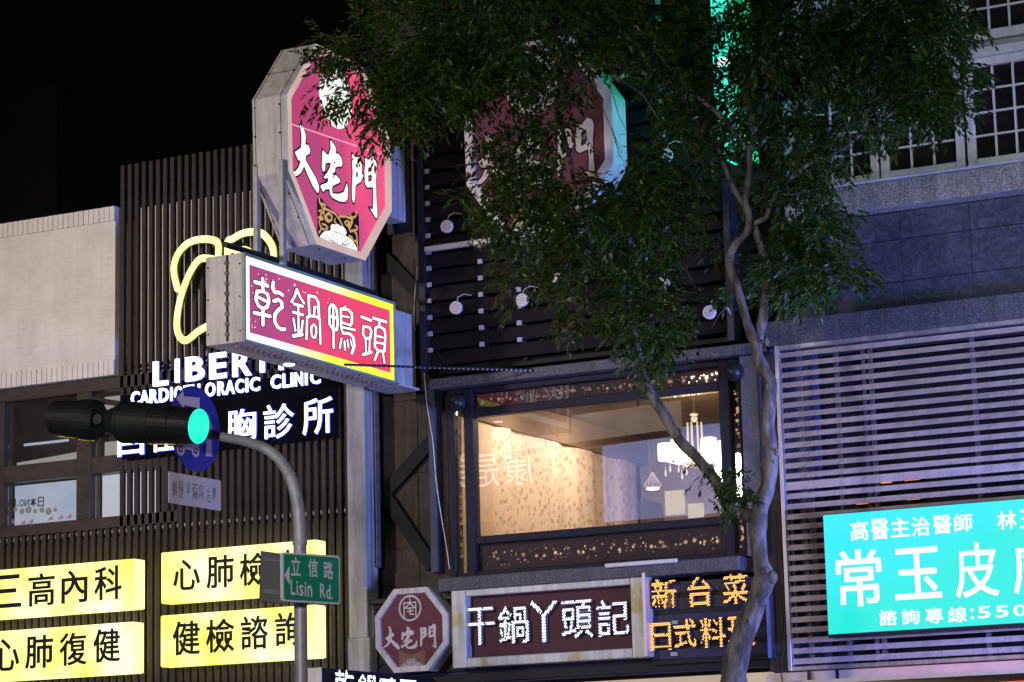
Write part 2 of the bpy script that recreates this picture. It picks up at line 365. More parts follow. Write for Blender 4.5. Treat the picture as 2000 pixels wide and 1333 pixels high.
def glyph_in(pl, ch, box, lift=.004, off=0.0, ext=0.0, depth=0.0, res=2):
    """mesh builder with character ch stretched into box=(u0,v0,u1,v1) on plane pl"""
    v, f = glyph(ch, off, ext, res); mb = MB()
    x0, x1, y0, y1 = v[:, 0].min(), v[:, 0].max(), v[:, 1].min(), v[:, 1].max()
    u0, v0, u1, v1 = box
    vs = []
    for a in v:
        u = u0+(a[0]-x0)/max(x1-x0, 1e-6)*(u1-u0); w = v0+(a[1]-y0)/max(y1-y0, 1e-6)*(v1-v0)
        n = lift if ext == 0 else lift+(a[2]/ext*.5+.5)*depth
        vs.append(pl.w(u, w, n))
    return mb.add(vs, f)
def pbox(pl, x0, y0, x1, y1):
    """photo box centre lines -> plane box"""
    xm, ym = (x0+x1)/2, (y0+y1)/2
    return pl.uv(x0, ym)[0], pl.uv(xm, y1)[1], pl.uv(x1, ym)[0], pl.uv(xm, y0)[1]

def tri_mask(v, f, pts):
    """which 2-D points lie inside the faces"""
    ins = np.zeros(len(pts), bool); P = pts
    for fc in f:
        q = v[list(fc)][:, :2]
        for i in range(1, len(q)-1):
            a, b, c = q[0], q[i], q[i+1]
            d1 = (b[0]-a[0])*(P[:, 1]-a[1])-(b[1]-a[1])*(P[:, 0]-a[0])
            d2 = (c[0]-b[0])*(P[:, 1]-b[1])-(c[1]-b[1])*(P[:, 0]-b[0])
            d3 = (a[0]-c[0])*(P[:, 1]-c[1])-(a[1]-c[1])*(P[:, 0]-c[0])
            ins |= ((d1 >= 0) & (d2 >= 0) & (d3 >= 0)) | ((d1 <= 0) & (d2 <= 0) & (d3 <= 0))
    return ins

def led_char(parent, pl, ch, box, mled, mdark, pitch, r, off, dead=.03):
    """channel character filled with rows of round diodes"""
    v, f = glyph(ch, off, 0.0, 2)
    x0, x1, y0, y1 = v[:, 0].min(), v[:, 0].max(), v[:, 1].min(), v[:, 1].max()
    u0, v0, u1, v1 = box; sx, sy = (u1-u0)/(x1-x0), (v1-v0)/(y1-y0)
    base = glyph_in(pl, ch, box, 0, off+.010, .02, .05)
    c = part('character', base, mdark, parent)
    g = []
    ny = int((v1-v0)/(pitch*.87))+1; nx = int((u1-u0)/pitch)+1
    for j in range(ny):
        for i in range(nx): g.append((u0+(i+.5*(j % 2))*pitch, v0+(j+.3)*pitch*.87))
    g = np.array(g); loc = np.stack([(g[:, 0]-u0)/sx+x0, (g[:, 1]-v0)/sy+y0], 1)
    ins = tri_mask(v, f, loc); mb = MB()
    rr = random.Random(ord(ch))
    for (a, b), k in zip(g, ins):
        if not k or rr.random() < dead: continue
        vs = [pl.w(a, b, .058)]+[pl.w(a+math.cos(t*math.pi/3)*r, b+math.sin(t*math.pi/3)*r, .052) for t in range(6)]
        mb.add(vs, [(0, 1+t, 1+(t+1) % 6) for t in range(6)])
    dd_ = part('diodes', mb, mled, c); dd_['kind'] = 'stuff'
    return c

# signed-distance lettering for the hand-drawn characters
def sd_capsule(P, a, b, ra, rb):
    a = np.array(a); b = np.array(b); ba = b-a; L = max((ba**2).sum(), 1e-12)
    t = np.clip(((P-a)@ba)/L, 0, 1); d = np.sqrt(((P-a-t[:, None]*ba)**2).sum(1))
    return d-(ra+(rb-ra)*t)
def sd_poly(P, poly):
    q = np.array(poly); n = len(q); d = np.full(len(P), 1e9); ins = np.zeros(len(P), bool)
    for i in range(n):
        a, b = q[i], q[(i+1) % n]; ba = b-a; L = max((ba**2).sum(), 1e-12)
        t = np.clip(((P-a)@ba)/L, 0, 1); d = np.minimum(d, ((P-a-t[:, None]*ba)**2).sum(1))
        c = ((a[1] > P[:, 1]) != (b[1] > P[:, 1])) & (P[:, 0] < (b[0]-a[0])*(P[:, 1]-a[1])/(b[1]-a[1]+1e-12)+a[0])
        ins ^= c
    d = np.sqrt(d); return np.where(ins, -d, d)
def iso_mesh(fn, box, cell, lev, put):
    """fill {fn<lev}: marching squares; put(u,v)->world"""
    u0, v0, u1, v1 = box; pad = cell*3
    xs = np.arange(u0-pad, u1+pad, cell); ys = np.arange(v0-pad, v1+pad, cell)
    X, Y = np.meshgrid(xs, ys); D = (fn(np.stack([X.ravel(), Y.ravel()], 1))-lev).reshape(X.shape)
    mb = MB(); vid = {}; V = []; F = []
    def vert(k, u, v):
        if k not in vid: vid[k] = len(V); V.append(put(u, v))
        return vid[k]
    for j in range(len(ys)-1):
        i = 0
        while i < len(xs)-1:
            d = (D[j, i], D[j, i+1], D[j+1, i+1], D[j+1, i])
            if min(d) >= 0: i += 1; continue
            if max(d) < 0:
                k = i
                while k < len(xs)-1 and max(D[j, k], D[j, k+1], D[j+1, k+1], D[j+1, k]) < 0: k += 1
                F.append((vert((j, i), xs[i], ys[j]), vert((j, k), xs[k], ys[j]), vert((j+1, k), xs[k], ys[j+1]), vert((j+1, i), xs[i], ys[j+1])))
                i = k; continue
            c = [(j, i), (j, i+1), (j+1, i+1), (j+1, i)]; poly = []
            for q in range(4):
                a, b = c[q], c[(q+1) % 4]; da, db = D[a], D[b]
                if da < 0: poly.append(vert(a, xs[a[1]], ys[a[0]]))
                if (da < 0) != (db < 0):
                    t = da/(da-db); poly.append(vert((min(a, b), max(a, b), 'e'), xs[a[1]]+t*(xs[b[1]]-xs[a[1]]), ys[a[0]]+t*(ys[b[0]]-ys[a[0]])))
            if len(poly) >= 3: F.append(tuple(poly))
            i += 1
    return mb.add(V, F)

def to_plane(pl, z, pts):
    """zoomed-picture points (z = offset x, offset y, scale) -> plane coordinates"""
    return [pl.uv(z[0]+p[0]/z[2], z[1]+p[1]/z[2]) for p in pts]

exec_blocks = []
# ------------------------------------------------------------------ ground
struct('ground', MB().box(-120, 80, -60, 140, -.3, 0), M_asph)
struct('road', MB().box(-118, 78, -2.4, 21.0, .002, .004), mat('road_surface', (.05, .05, .052), .8, bump=.4, bscale=70))
sw = MB().box(-118, 78, 21.0, 27.45, .002, .14); struct('pavement', sw, M_pave, bevel=.02)

# ================================================================== CLINIC (left building)
YW = 27.5
P27 = Plane('Y', 27.5); 
clinic = thing('clinic_building', 'clinic building at left with white brick parapet, dark windows and vertical brown slats', 'building', (-19.5, 27.6, 0))
def zat(px, py, y): return PY(px, py, y).z
bz0, bz1 = 7.56, 9.78
XS0 = PY(229, 600, 27.3).x            # where the slat screen starts
part('wall', MB().box(-27, -16.45, 27.78, 36, 0, 10.05-.35), M_wall_grey, clinic)
par = part('parapet', MB().box(-27, XS0-.02, 27.28, 27.78, bz0+.2, bz1-.2), M_brickwall, clinic)
# soldier courses of upright bricks at the top and the bottom of the parapet
bw = .0815
bm0 = MB().box(0, bw-.006, 0, .2, 0, .19)
first = None
for row, zz in enumerate((bz1-.198, bz0+.005)):
    x = XS0-.02-bw; i = 0
    while x > -22.6:
        mbk = MB().box(x, x+bw-.007, 27.265+rnd.uniform(-.002, .002), 27.5, zz, zz+.192)
        part('brick', mbk, M_whitebrick, par)
        x -= bw; i += 1
    part('brick_course', MB().box(-27, x+bw-.007, 27.265, 27.5, zz, zz+.192), M_whitebrick, par)
# window band
zt = bz0; z_mid = zat(80, 920, 27.45); z_bot = zat(80, 1024, 27.45)
zl0 = z_bot
win = part('window', MB().box(-27, -16.9, 27.74, 27.76, z_bot-.05, zt), M_windowdark, clinic)
wx = [PY(p, 950, 27.45).x for p in (14, 156, 185, 322)]
fr = MB()
fr.box(-27, -16.9, 27.36, 27.56, zt-.16, zt-.003)                                # head
fr.box(-27, XS0+.9, 27.36, 27.56, z_bot-.14, z_bot)                               # sill
for a, b in ((wx[0]-.14, wx[0]), (wx[1], wx[2]), (wx[3], wx[3]+.1)): fr.box(a, b, 27.37, 27.57, z_bot, zt-.16)
zb = zat(80, 906, 27.45); zb2 = zat(80, 938, 27.45)
for a, b in ((wx[0], wx[1]), (wx[2], wx[3])): fr.box(a, b, 27.38, 27.56, zb2, zb)
part('window_frame', fr, M_framebrown, win, bevel=.006)
for a, b in ((wx[0]+.003, wx[1]-.003), (wx[2]+.003, wx[3]-.003)):
    part('pane', MB().box(a, b, 27.47, 27.476, z_bot+.003, zb2-.003), M_glass2, win)
    part('pane', MB().box(a, b, 27.47, 27.476, zb+.003, zt-.165), M_glass2, win)
# lit posters and blinds behind the panes
part('poster', MB().box(wx[0]+.01, wx[1]-.01, 27.60, 27.61, z_bot+.01, zb2-.02), E_poster, win)
part('poster', MB().box(wx[2]+.01, wx[3]-.01, 27.60, 27.61, z_bot+.01, zb2-.0), emis('white_blind', (.85, .82, .88), .9, var=.06), win)
zq = zat(80, 890, 27.6)
cv = MB().prism([(wx[0]+.02, 27.62, zb+.01), (wx[1]-.02, 27.62, zb+.01), (wx[1]-.02, 27.62, zq+.01), (wx[0]+.7, 27.62, zq-.02), (wx[0]+.02, 27.62, zq-.06)], (0, .01, 0))
part('blind', cv, E_room, win)
part('blind', MB().box(wx[2]+.03, wx[3]-.02, 27.62, 27.63, zb+.01, zb+.22), E_room, win)
part('blind', MB().box(wx[2]+.03, wx[3]-.4, 27.62, 27.63, zt-.5, zt-.2), E_room, win)
part('ceiling_tube', MB().box(wx[0]+.1, wx[1]-.35, 27.66, 27.68, zq+.16, zq+.19), emis('dim_tube', (.7, .78, .9), .8, sample=False), win)
pp = Plane('Y', 27.598)
for ch, b in (('本', (44, 972, 58, 990)), ('日', (60, 971, 72, 990)), ('N', (34, 975, 43, 989)), ('O', (24, 976, 33, 990)), ('.', (19, 986, 22, 990)), ('1', (12, 974, 17, 991))):
    b = (b[0]+14, b[1], b[2]+14, b[3]); bx = pbox(pp, *b)
    part('letter', glyph_in(pp, ch, (bx[2], bx[1], bx[0], bx[3]), .002, .012), M_framebrown, win)   # seen from behind: mirrored
dec = MB()
for k in range(7):
    c = pp.uv(30+k*13, 996+(k % 2)*3); dec.disc(pp.w(c[0], c[1], .001), (0, -1, 0), .03+.01*(k % 3), .002, 10)
part('paper_garland', dec, mat('paper', (.55, .52, .46), .8), win)
dec = MB()
for k, (x, y) in enumerate(((22, 1020), (45, 1021), (60, 1019), (98, 1013), (118, 1011), (135, 1009))):
    c = pp.uv(x, y); dec.prism([pp.w(c[0]-.05, c[1]-.03, .001), pp.w(c[0]+.05, c[1]-.02, .001), pp.w(c[0]+.03, c[1]+.04, .001)], (0, -.002, 0))
part('poster_print', dec, E_posterpink, win)

# vertical slat screen
scr = MB(); 
zs_top = zat(228, 325, 27.3); z_bottom = 1.9
railz = [zat(228, 1047, 27.5), zat(228, 722, 27.5), zat(228, 400, 27.5), 3.0]
XR = PY(677, 1000, 27.3).x
for i, rz in enumerate(railz):
    if i in (0, 3): scr.box(-27, XR+.12 if i == 0 else XR, 27.44, 27.48, rz-.02, rz+.02)
    else: scr.box(XS0, XR, 27.44, 27.48, rz-.02, rz+.02)
screen = part('slat_screen', scr, M_rail, clinic)
pitch = (XR-XS0)/30.5; k = 0
mesh_hi = None; mesh_lo = None
x = XR-.055
while x > -23.4:
    inside = x > XS0-.03
    ztop = zs_top+.02 if inside else z_bot-.145
    if inside and PY(0, 0, 27.3) is None: pass
    mbs = MB().box(x, x+.058, 27.36, 27.42, z_bottom, ztop+(rnd.uniform(-.004, .004)))
    for rz in railz:   # little brackets on the rails
        if rz < ztop: mbs.box(x+.012, x+.043, 27.42, 27.44, rz-.035, rz+.035)
    part('slat', mbs, M_slat, screen, bevel=.004)
    x -= pitch
# brackets that catch the light between slats
brk = MB(); x = XR-.055-pitch*.5
while x > -23.4:
    brk.box(x+.01, x+.035, 27.41, 27.46, railz[0]+.03, railz[0]+.07); x -= pitch
part('bracket_row', brk, M_clip, screen)
# white wall strip seen in the gaps of the screen's upper half (back wall of the floor)
part('back_wall', MB().box(XS0, -16.46, 27.70, 27.775, zt+.003, zat(240, 412, 27.7)), mat('back_wall_paint', (.50, .48, .45), .8), clinic)
part('back_wall', MB().box(wx[3]+.12, -16.46, 27.60, 27.73, 1.0, zt), bpy.data.materials['back_wall_paint'], clinic)
part('back_wall', MB().box(-27, wx[3]+.118, 27.60, 27.73, 1.0, z_bot-.15), bpy.data.materials['back_wall_paint'], clinic)

# ---- LIBERTY lettering
def text_row(parent, pl, chars, mat_face, off, depth, rim=None, name='letter', fringe_off=.02, lift=.0):
    for ch, b in chars:
        bx = pbox(pl, *b)
        o = part(name, glyph_in(pl, ch, bx, lift, off, .02, depth, 3), mat_face, parent)
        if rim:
            g = (bx[2]-bx[0])*fringe_off; part('rim', glyph_in(pl, ch, (bx[0]-g, bx[1]-g, bx[2]+g, bx[3]+g), lift-.012, off+.014, .01, .015, 3), rim, o)  # enlarged blue backing glyph: the letter's glow fringe, painted as a part
PL = Plane('Y', 27.20)
lib = thing('clinic_name_sign', 'glowing white channel letters LIBERTY above the clinic slats', 'sign', PL.w(*PL.uv(450, 740)))
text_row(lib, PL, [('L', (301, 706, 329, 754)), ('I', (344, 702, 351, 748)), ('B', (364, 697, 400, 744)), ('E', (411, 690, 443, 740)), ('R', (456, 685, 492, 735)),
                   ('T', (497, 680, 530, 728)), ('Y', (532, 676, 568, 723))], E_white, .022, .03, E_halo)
car = thing('clinic_subtitle_sign', 'small glowing white letters CARDIOTHORACIC CLINIC in a row under LIBERTY', 'sign', PL.w(*PL.uv(450, 780)))
word = [('C', 257, 273), ('A', 274, 292), ('R', 294, 309), ('D', 312, 330), ('I', 334, 337), ('O', 341, 358), ('T', 360, 374), ('H', 376, 391), ('O', 402, 421), ('R', 426, 441), ('A', 441, 459), ('C', 461, 477), ('I', 481, 485), ('C', 489, 508),
        ('C', 530, 549), ('L', 553, 566), ('I', 569, 573), ('N', 577, 592), ('I', 597, 601), ('C', 607, 626)]
def ybase(x): return 788-(x-300)*.118
text_row(car, PL, [(c, (a, ybase((a+b)/2)-27, b, ybase((a+b)/2))) for c, a, b in word], E_white, .022, .02, E_halo, fringe_off=.03)
cjk = thing('clinic_chinese_sign', 'large glowing white Chinese letters below the English clinic name', 'sign', PL.w(*PL.uv(450, 840)))
part('backing_panel', MB().prism([PL.w(*PL.uv(x, y), -.04) for x, y in ((232, 772), (652, 722), (652, 852), (232, 897))], (0, .02, 0)), mat('panel_black', (.003, .003, .005), .9, spec=.05), cjk)
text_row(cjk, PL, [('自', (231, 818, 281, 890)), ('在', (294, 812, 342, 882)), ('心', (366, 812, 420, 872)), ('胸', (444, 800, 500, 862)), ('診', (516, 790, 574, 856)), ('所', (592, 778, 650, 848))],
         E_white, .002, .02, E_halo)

# ---- yellow lung emblem of flat lit tubes
PN = Plane('Y', 27.18); ZN = (320, 430, 5.125)
lobes = [[(140, 690), (108, 560), (105, 450), (150, 330), (250, 230), (370, 195), (480, 200), (545, 240), (548, 400), (545, 700)],
         [(520, 400), (440, 385), (370, 390), (310, 450), (240, 580), (170, 780), (135, 980), (140, 1120), (190, 1200), (250, 1195), (340, 1120), (435, 1065), (540, 1010)],
         [(640, 640), (640, 330), (642, 215), (690, 190), (780, 140), (880, 120), (980, 135), (1050, 200), (1095, 290), (1100, 420), (1090, 560)],
         [(640, 350), (780, 300), (870, 330), (960, 430), (1000, 600)]]
emb = thing('lung_emblem', 'yellow glowing outline emblem shaped like lungs above LIBERTY', 'sign', PN.w(*PN.uv(430, 560)))
def smooth(pts, n=5):
    out = []; P = [Vector((*p, 0)) if len(p) == 2 else Vector(p) for p in pts]
    for i in range(len(P)-1):
        p0, p1, p2, p3 = P[max(i-1, 0)], P[i], P[i+1], P[min(i+2, len(P)-1)]
        for k in range(n):
            t = k/n; out.append(.5*((2*p1)+(p2-p0)*t+(2*p0-5*p1+4*p2-p3)*t*t+(3*p1-p0-3*p2+p3)*t**3))
    out.append(P[-1]); return out
for lb in lobes:
    q = [(p.x, p.y) for p in smooth([to_plane(PN, ZN, [a])[0] for a in lb], 4)]
    A = np.array(q); bx = (A[:, 0].min()-.1, A[:, 1].min()-.1, A[:, 0].max()+.1, A[:, 1].max()+.1)
    def fn(P, q=q):
        d = np.full(len(P), 9.)
        for a, b in zip(q[:-1], q[1:]): d = np.minimum(d, sd_capsule(P, a, b, 0, 0))
        return d
    o = part('tube', iso_mesh(fn, bx, .016, .044, lambda u, v: PN.w(u, v, .012)), E_yellowneon, emb)
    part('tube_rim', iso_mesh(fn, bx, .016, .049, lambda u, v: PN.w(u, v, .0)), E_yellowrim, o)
    part('tube_tray', iso_mesh(fn, bx, .02, .05, lambda u, v: PN.w(u, v, -.03)), M_rail, o)

# ---- four yellow lightboxes
def lightbox(px, chars, label, cy):
    (xl, yl), (xr, yr), hh, side = px           # top-left, top-right of the face, height, x of the far side edge
    yf = 27.06; pl = Plane('Y', yf)
    a = pl.uv(xl, yl); b = pl.uv(xr, yr); zt_ = (a[1]+b[1])/2; zb_ = zt_-hh
    t = thing('yellow_lightbox', label, 'lightbox sign', (((a[0]+b[0])/2), yf, zb_), 'yellow lightboxes of the clinic')
    x0, x1 = a[0], b[0]
    part('box', MB().box(x0, x1, yf, 27.28, zb_, zt_), E_ybox, t, bevel=.012)
    part('side_fold', MB().box(x1-.0, x1+.012, yf+.01, 27.27, zb_+.006, zt_-.006), E_ysheen, t)
    for k in (-1, 1):
        part('bracket', MB().box(x0+.2 if k < 0 else x1-.25, x0+.25 if k < 0 else x1-.2, 27.28, 27.33, zb_+.1, zb_+.15), M_rail, t)
    for ch, bb in chars:
        part('character', glyph_in(pl, ch, pbox(pl, *bb), .0, .012, .02, .012, 3), M_blackmatte, t)
lightbox(((-60, 1122), (262, 1088), .62, 278), [('三', (-24, 1124, 42, 1188)), ('高', (56, 1120, 107, 1184)), ('內', (121, 1114, 171, 1178)), ('科', (185, 1106, 238, 1172))],
         'upper left yellow lightbox reading 三高內科 on the slats below the window', 0)
lightbox(((-60, 1242), (260, 1210), .63, 278), [('心', (-14, 1248, 38, 1311)), ('肺', (50, 1241, 104, 1306)), ('復', (117, 1236, 170, 1300)), ('健', (183, 1228, 235, 1294))],
         'lower left yellow lightbox reading 心肺復健', 0)
lightbox(((314, 1082), (616, 1052), .63, 632), [('心', (339, 1093, 391, 1153)), ('肺', (404, 1085, 457, 1149)), ('檢', (469, 1080, 525, 1144)), ('查', (538, 1074, 588, 1138))],
         'upper right yellow lightbox reading 心肺檢查 partly behind the green road sign', 0)
lightbox(((313, 1205), (616, 1179), .63, 632), [('健', (338, 1213, 391, 1280)), ('檢', (403, 1209, 458, 1275)), ('諮', (471, 1203, 524, 1269)), ('詢', (538, 1196, 590, 1262))],
         'lower right yellow lightbox reading 健檢諮詢 crossed by the grey pole', 0)

# ================================================================== pilaster and steel bay between the buildings
pil = thing('pilaster', 'tall grey rendered pilaster between the clinic slats and the restaurant', 'pillar', (-16.2, 27.4, 0))
px0, px1 = PY(679, 1000, 27.34).x, PY(714, 1000, 27.34).x
part('shaft', MB().box(px0, px1, 27.34, 27.46, zat(700, 1245, 27.25), 9.3), M_pil, pil, bevel=.006)
part('base', MB().box(px0+.0, px1+.05, 27.30, 27.50, 0, zat(700, 1245, 27.25)-.003), M_pil, pil, bevel=.008)
part('return', MB().box(px0+.02, px1+.02, 27.463, 27.58, 0, 9.3), M_pil, pil)
ch_ = MB(); cx = PY(737, 900, 27.6).x; zc = zat(737, 1110, 27.6)
ch_.box(cx-.05, cx+.02, 27.54, 27.57, zc, 9.6); ch_.box(cx+.02, cx+.035, 27.50, 27.60, zc, 9.6)
solo('steel_channel', ch_, mat('rusty_channel', (.12, .10, .10), .6, var=.4, scale=8), 'rusty vertical steel channel running down beside the grey pilaster', 'steel channel', (cx, 27.45, zc), bevel=.003)

rest = thing('restaurant_building', 'dark restaurant building with horizontal plank cladding and a large lit upstairs window', 'building', (-13.2, 27.6, 0))
part('body', MB().box(-16.15, -10.55, 33.4, 36, 0, 13.5), M_conc_dark, rest)
part('upper_body', MB().box(-16.15, -10.55, 28.0, 33.3, 7.35, 13.5), M_conc_dark, rest)
part('lower_body', MB().box(-16.15, -10.55, 28.0, 33.3, 2.7, 4.62), M_conc_dark, rest)
bay = MB(); bx0, bx1 = -16.14, -15.06
bay.box(bx0, bx1, 27.86, 27.97, 4.2, 12.5)
bayo = part('concrete_bay', bay, M_conc_dark, rest)
for zz in (5.1, 6.0, 6.9, 7.8, 8.7):     # formwork panels standing a little proud
    part('panel', MB().box(bx0+.01, (bx0+bx1)/2-.006, 27.84, 27.858, zz-.88, zz-.012), M_conc_dark, bayo)
    part('panel', MB().box((bx0+bx1)/2+.006, bx1-.01, 27.84, 27.858, zz-.88, zz-.012), M_conc_dark, bayo)
for (a, b) in (((752, 505), (835, 590)), ((843, 862), (757, 958)), ((757, 975), (846, 1108))):
    part('diagonal_brace', MB().bar(PY(*a, 27.78), PY(*b, 27.78), .17, .05, (0, 1, 0)), mat('brace_black', (.012, .011, .013), .7) if 'brace_black' not in bpy.data.materials else bpy.data.materials['brace_black'], rest, bevel=.004)
sx = PY(857, 900, 27.6).x
part('steel_post', MB().box(sx-.06, sx+.03, 27.46, 27.66, 4.75, 7.03), mat('blue_steel', (.05, .06, .09), .6), rest, bevel=.006)
part('corner_post', MB().box(-15.28, -15.19, 27.36, 27.84, 7.14, 13), M_darksteel, rest, bevel=.004)

# ---- plank cladding
clad = MB(); cx0, cx1 = PY(832, 500, 27.4).x, PY(1418, 560, 27.4).x
for xx in (cx0+.05, PY(943, 600, 27.46).x, PY(1018, 640, 27.46).x, PY(1230, 600, 27.46).x, cx1-.06): clad.box(xx-.03, xx+.03, 27.55, 27.62, 7.2, 12.9)
cladding = part('plank_cladding', clad, M_darksteel, rest)
zp = 7.22; pitchz = .2015; i = 0
clipx = [cx0+.03, PY(943, 600, 27.46).x, PY(1018, 640, 27.46).x, PY(1120, 600, 27.46).x, PY(1296, 240, 27.46).x]
while zp < 12.9:
    part('plank', MB().prism([(cx0, 27.42, zp), (cx0, 27.47, zp+.165), (cx0, 27.50, zp+.165), (cx0, 27.50, zp)], (cx1-cx0, 0, 0)), M_plank, cladding, bevel=.004)
    for j, c in enumerate(clipx):
        if (j == 2 and zp > 8.4) or (j == 1 and zp > 8.6) or (j == 3 and (zp > 7.8)) or (j == 4 and zp < 9.4): continue
        part('clip', MB().box(c-.028, c+.028, 27.40, 27.43, zp+.168, zp+.222), M_clip, cladding)
    zp += pitchz; i += 1
part('back_board', MB().box(cx0, cx1, 27.64, 27.66, 7.15, 13), M_blackmatte, rest)
part('end_post', MB().box(cx1+.01, cx1+.09, 27.36, 27.6, 7.1, 9.0), M_darksteel, rest, bevel=.004)
for (a, b) in (((830, 487), (982, 467)), ((852, 214), (918, 203)), ((1180, 158), (1240, 140))):
    A, B = PY(*a, 27.34), PY(*b, 27.34); z_ = (A.z+B.z)/2
    part('cream_rail', MB().box(A.x, B.x, 27.32, 27.38, z_-.03, z_+.03), M_cream, rest, bevel=.004)
# granite beam over the window, sill below it
z1 = (zat(845, 741, 27.3)+zat(1460, 669, 27.3))/2
zbm0 = (zat(845, 760, 27.3)+zat(1460, 692, 27.3))/2
part('stone_beam', MB().box(-15.13, -10.80, 27.30, 27.9, zbm0, z1), M_granite, rest, bevel=.01)
zs1 = (zat(880, 1127, 27.25)+zat(1465, 1086, 27.25))/2; zs1 += 0
part('stone_sill', MB().box(-15.02, -11.2, 27.22, 27.9, zs1-.16, zs1+.0), M_granite, rest, bevel=.01)
part('right_stone_pier', MB().box(PY(1453, 900, 27.4).x, PY(1486, 900, 27.4).x, 27.38, 27.95, zs1+.003, zbm0-.003), mat('pier_stone', (.09, .09, .12), .5, var=.3, scale=20), rest, bevel=.006)
part('dark_pier', MB().box(PY(1486, 900, 27.5).x+.003, -10.80, 27.5, 27.95, 2.9, zbm0-.003), M_conc_dark, rest)

# ---- window unit
PWp = Plane('Y', 27.5)
def rectpx(pl, tl, tr, br, bl):
    a, b, c, d = [pl.uv(*p) for p in (tl, tr, br, bl)]
    return (a[0]+d[0])/2, (c[1]+d[1])/2, (b[0]+c[0])/2, (a[1]+b[1])/2
main = rectpx(PWp, (926.9, 814.4), (1405, 765.6), (1416, 1009.3), (929, 1048.7))
wu = part('window_unit', MB().box(-14.98, PY(1452, 900, 27.5).x, 27.60, 27.62, zs1+.003, zbm0-.003) if False else MB().box(-14.98, -14.9, 27.60, 27.62, zs1+.003, zbm0-.003), M_darksteel, rest)
fx0, fx1 = -14.98, PY(1454, 900, 27.5).x
ztr = zat(1150, 745, 27.5); zbr = zat(1180, 1092, 27.5)
fz0, fz1 = zs1+.004, zbm0-.004
xm0 = PY(911, 950, 27.5).x; xr1 = PY(1431, 900, 27.5).x
fr = MB()
fr.box(fx0, fx0+.09, 27.46, 27.62, fz0, fz1); fr.box(fx1-.03, fx1, 27.46, 27.62, fz0, fz1)
fr.box(xm0, main[0], 27.46, 27.62, fz0, fz1); fr.box(main[2], xr1, 27.46, 27.62, fz0, fz1)
fr.box(fx0+.09, xm0, 27.47, 27.61, fz0, fz0+.06); fr.box(fx0+.09, xm0, 27.47, 27.61, fz1-.06, fz1)
fr.box(xr1, fx1-.03, 27.47, 27.61, fz0, fz0+.06); fr.box(xr1, fx1-.03, 27.47, 27.61, fz1-.06, fz1)
fr.box(main[0], main[2], 27.47, 27.61, fz0, fz0+.07); fr.box(main[0], main[2], 27.47, 27.61, fz1-.07, fz1)
fr.box(main[0], main[2], 27.465, 27.61, main[1]-.09, main[1]); fr.box(main[0], main[2], 27.465, 27.61, main[3], main[3]+.10)
part('window_frame', fr, mat('window_frame_paint', (.010, .010, .020), .55, var=.2, spec=.2), wu, bevel=.008)
inner = MB().ring([(main[0]+.03, 27.49, main[1]+.03), (main[2]-.03, 27.49, main[1]+.03), (main[2]-.03, 27.49, main[3]-.03), (main[0]+.03, 27.49, main[3]-.03)][::1],
                  [(main[0]+.045, 27.49, main[1]+.045), (main[2]-.045, 27.49, main[1]+.045), (main[2]-.045, 27.49, main[3]-.045), (main[0]+.045, 27.49, main[3]-.045)], (0, .03, 0))
part('glass', MB().box(main[0]+.002, main[2]-.002, 27.53, 27.536, main[1]+.002, main[3]-.002), M_glass, wu)
part('side_glass', MB().box(fx0+.092, xm0-.002, 27.53, 27.536, fz0+.062, fz1-.062), M_glass, wu)
tint = glassmat('tinted_glass', (.8, .78, .8))
part('transom_glass', MB().box(main[0]+.002, main[2]-.002, 27.53, 27.536, main[3]+.102, fz1-.072), tint, wu)
part('lower_glass', MB().box(main[0]+.002, main[2]-.002, 27.53, 27.536, fz0+.072, main[1]-.092), tint, wu)
part('right_glass', MB().box(xr1+.002, fx1-.032, 27.53, 27.536, fz0+.062, fz1-.062), tint, wu)
# perforated dot panels: round cut-outs with light behind
rd = random.Random(4)
def dots(x0, x1, z0, z1, vertical=False, bright=None, n=1):
    mb = MB(); mbb = MB(); L = (z1-z0) if vertical else (x1-x0); c = (x0+x1)/2 if vertical else (z0+z1)/2; hw = (x1-x0)/2 if vertical else (z1-z0)/2
    t = 0
    while t < L:
        for r_, sp, cnt in ((.021, .25, 1), (.012, .6, 2), (.006, .95, 4)):
            for _ in range(cnt):
                a = t+rd.uniform(0, .17); b = c+rd.uniform(-1, 1)*hw*sp*.8
                if a > L: continue
                p = (b, 27.56, z0+a) if vertical else (x0+a, 27.56, b)
                tgt = mbb if (bright and bright[0] < p[0] < bright[1]) else mb
                tgt.disc(p, (0, 1, 0), r_*rd.uniform(.8, 1.1), .003, 12)
        t += .155
    return mb, mbb
a, b = dots(main[0]+.05, main[2]-.05, main[3]+.12, fz1-.09, bright=(PY(1340, 740, 27.5).x, 0))
part('top_dot_panel', a, emis('faint_perforation_light', (1.0, .66, .38), .4, sample=False, var=.6, scale=4), wu); part('bright_dot_panel', b, emis('bright_perforation', (1.0, .8, .5), 7, sample=False), wu)
E_dot5 = emis('perforation_backlight', (1.0, .66, .38), .75, sample=False, var=.7, scale=5)
a, b = dots(main[0]+.05, main[2]-.05, fz0+.1, main[1]-.12)
part('bottom_dot_panel', a, E_dot5, wu)
a, b = dots(xr1+.01, fx1-.04, fz0+.1, fz1-.35, True)
part('right_dot_panel', a, emis('perforation_backlight_side', (1.0, .66, .38), .7, sample=False, var=.6, scale=5), wu)
a, b = dots(fx0+.095, fx0+.125, fz0+.2, fz1-.3, True)
part('left_dot_panel', a, emis('dim_side_dots', (.8, .45, .1), .25, sample=False), wu)
M_bandback = mat('band_backing', (.13, .11, .13), .6)
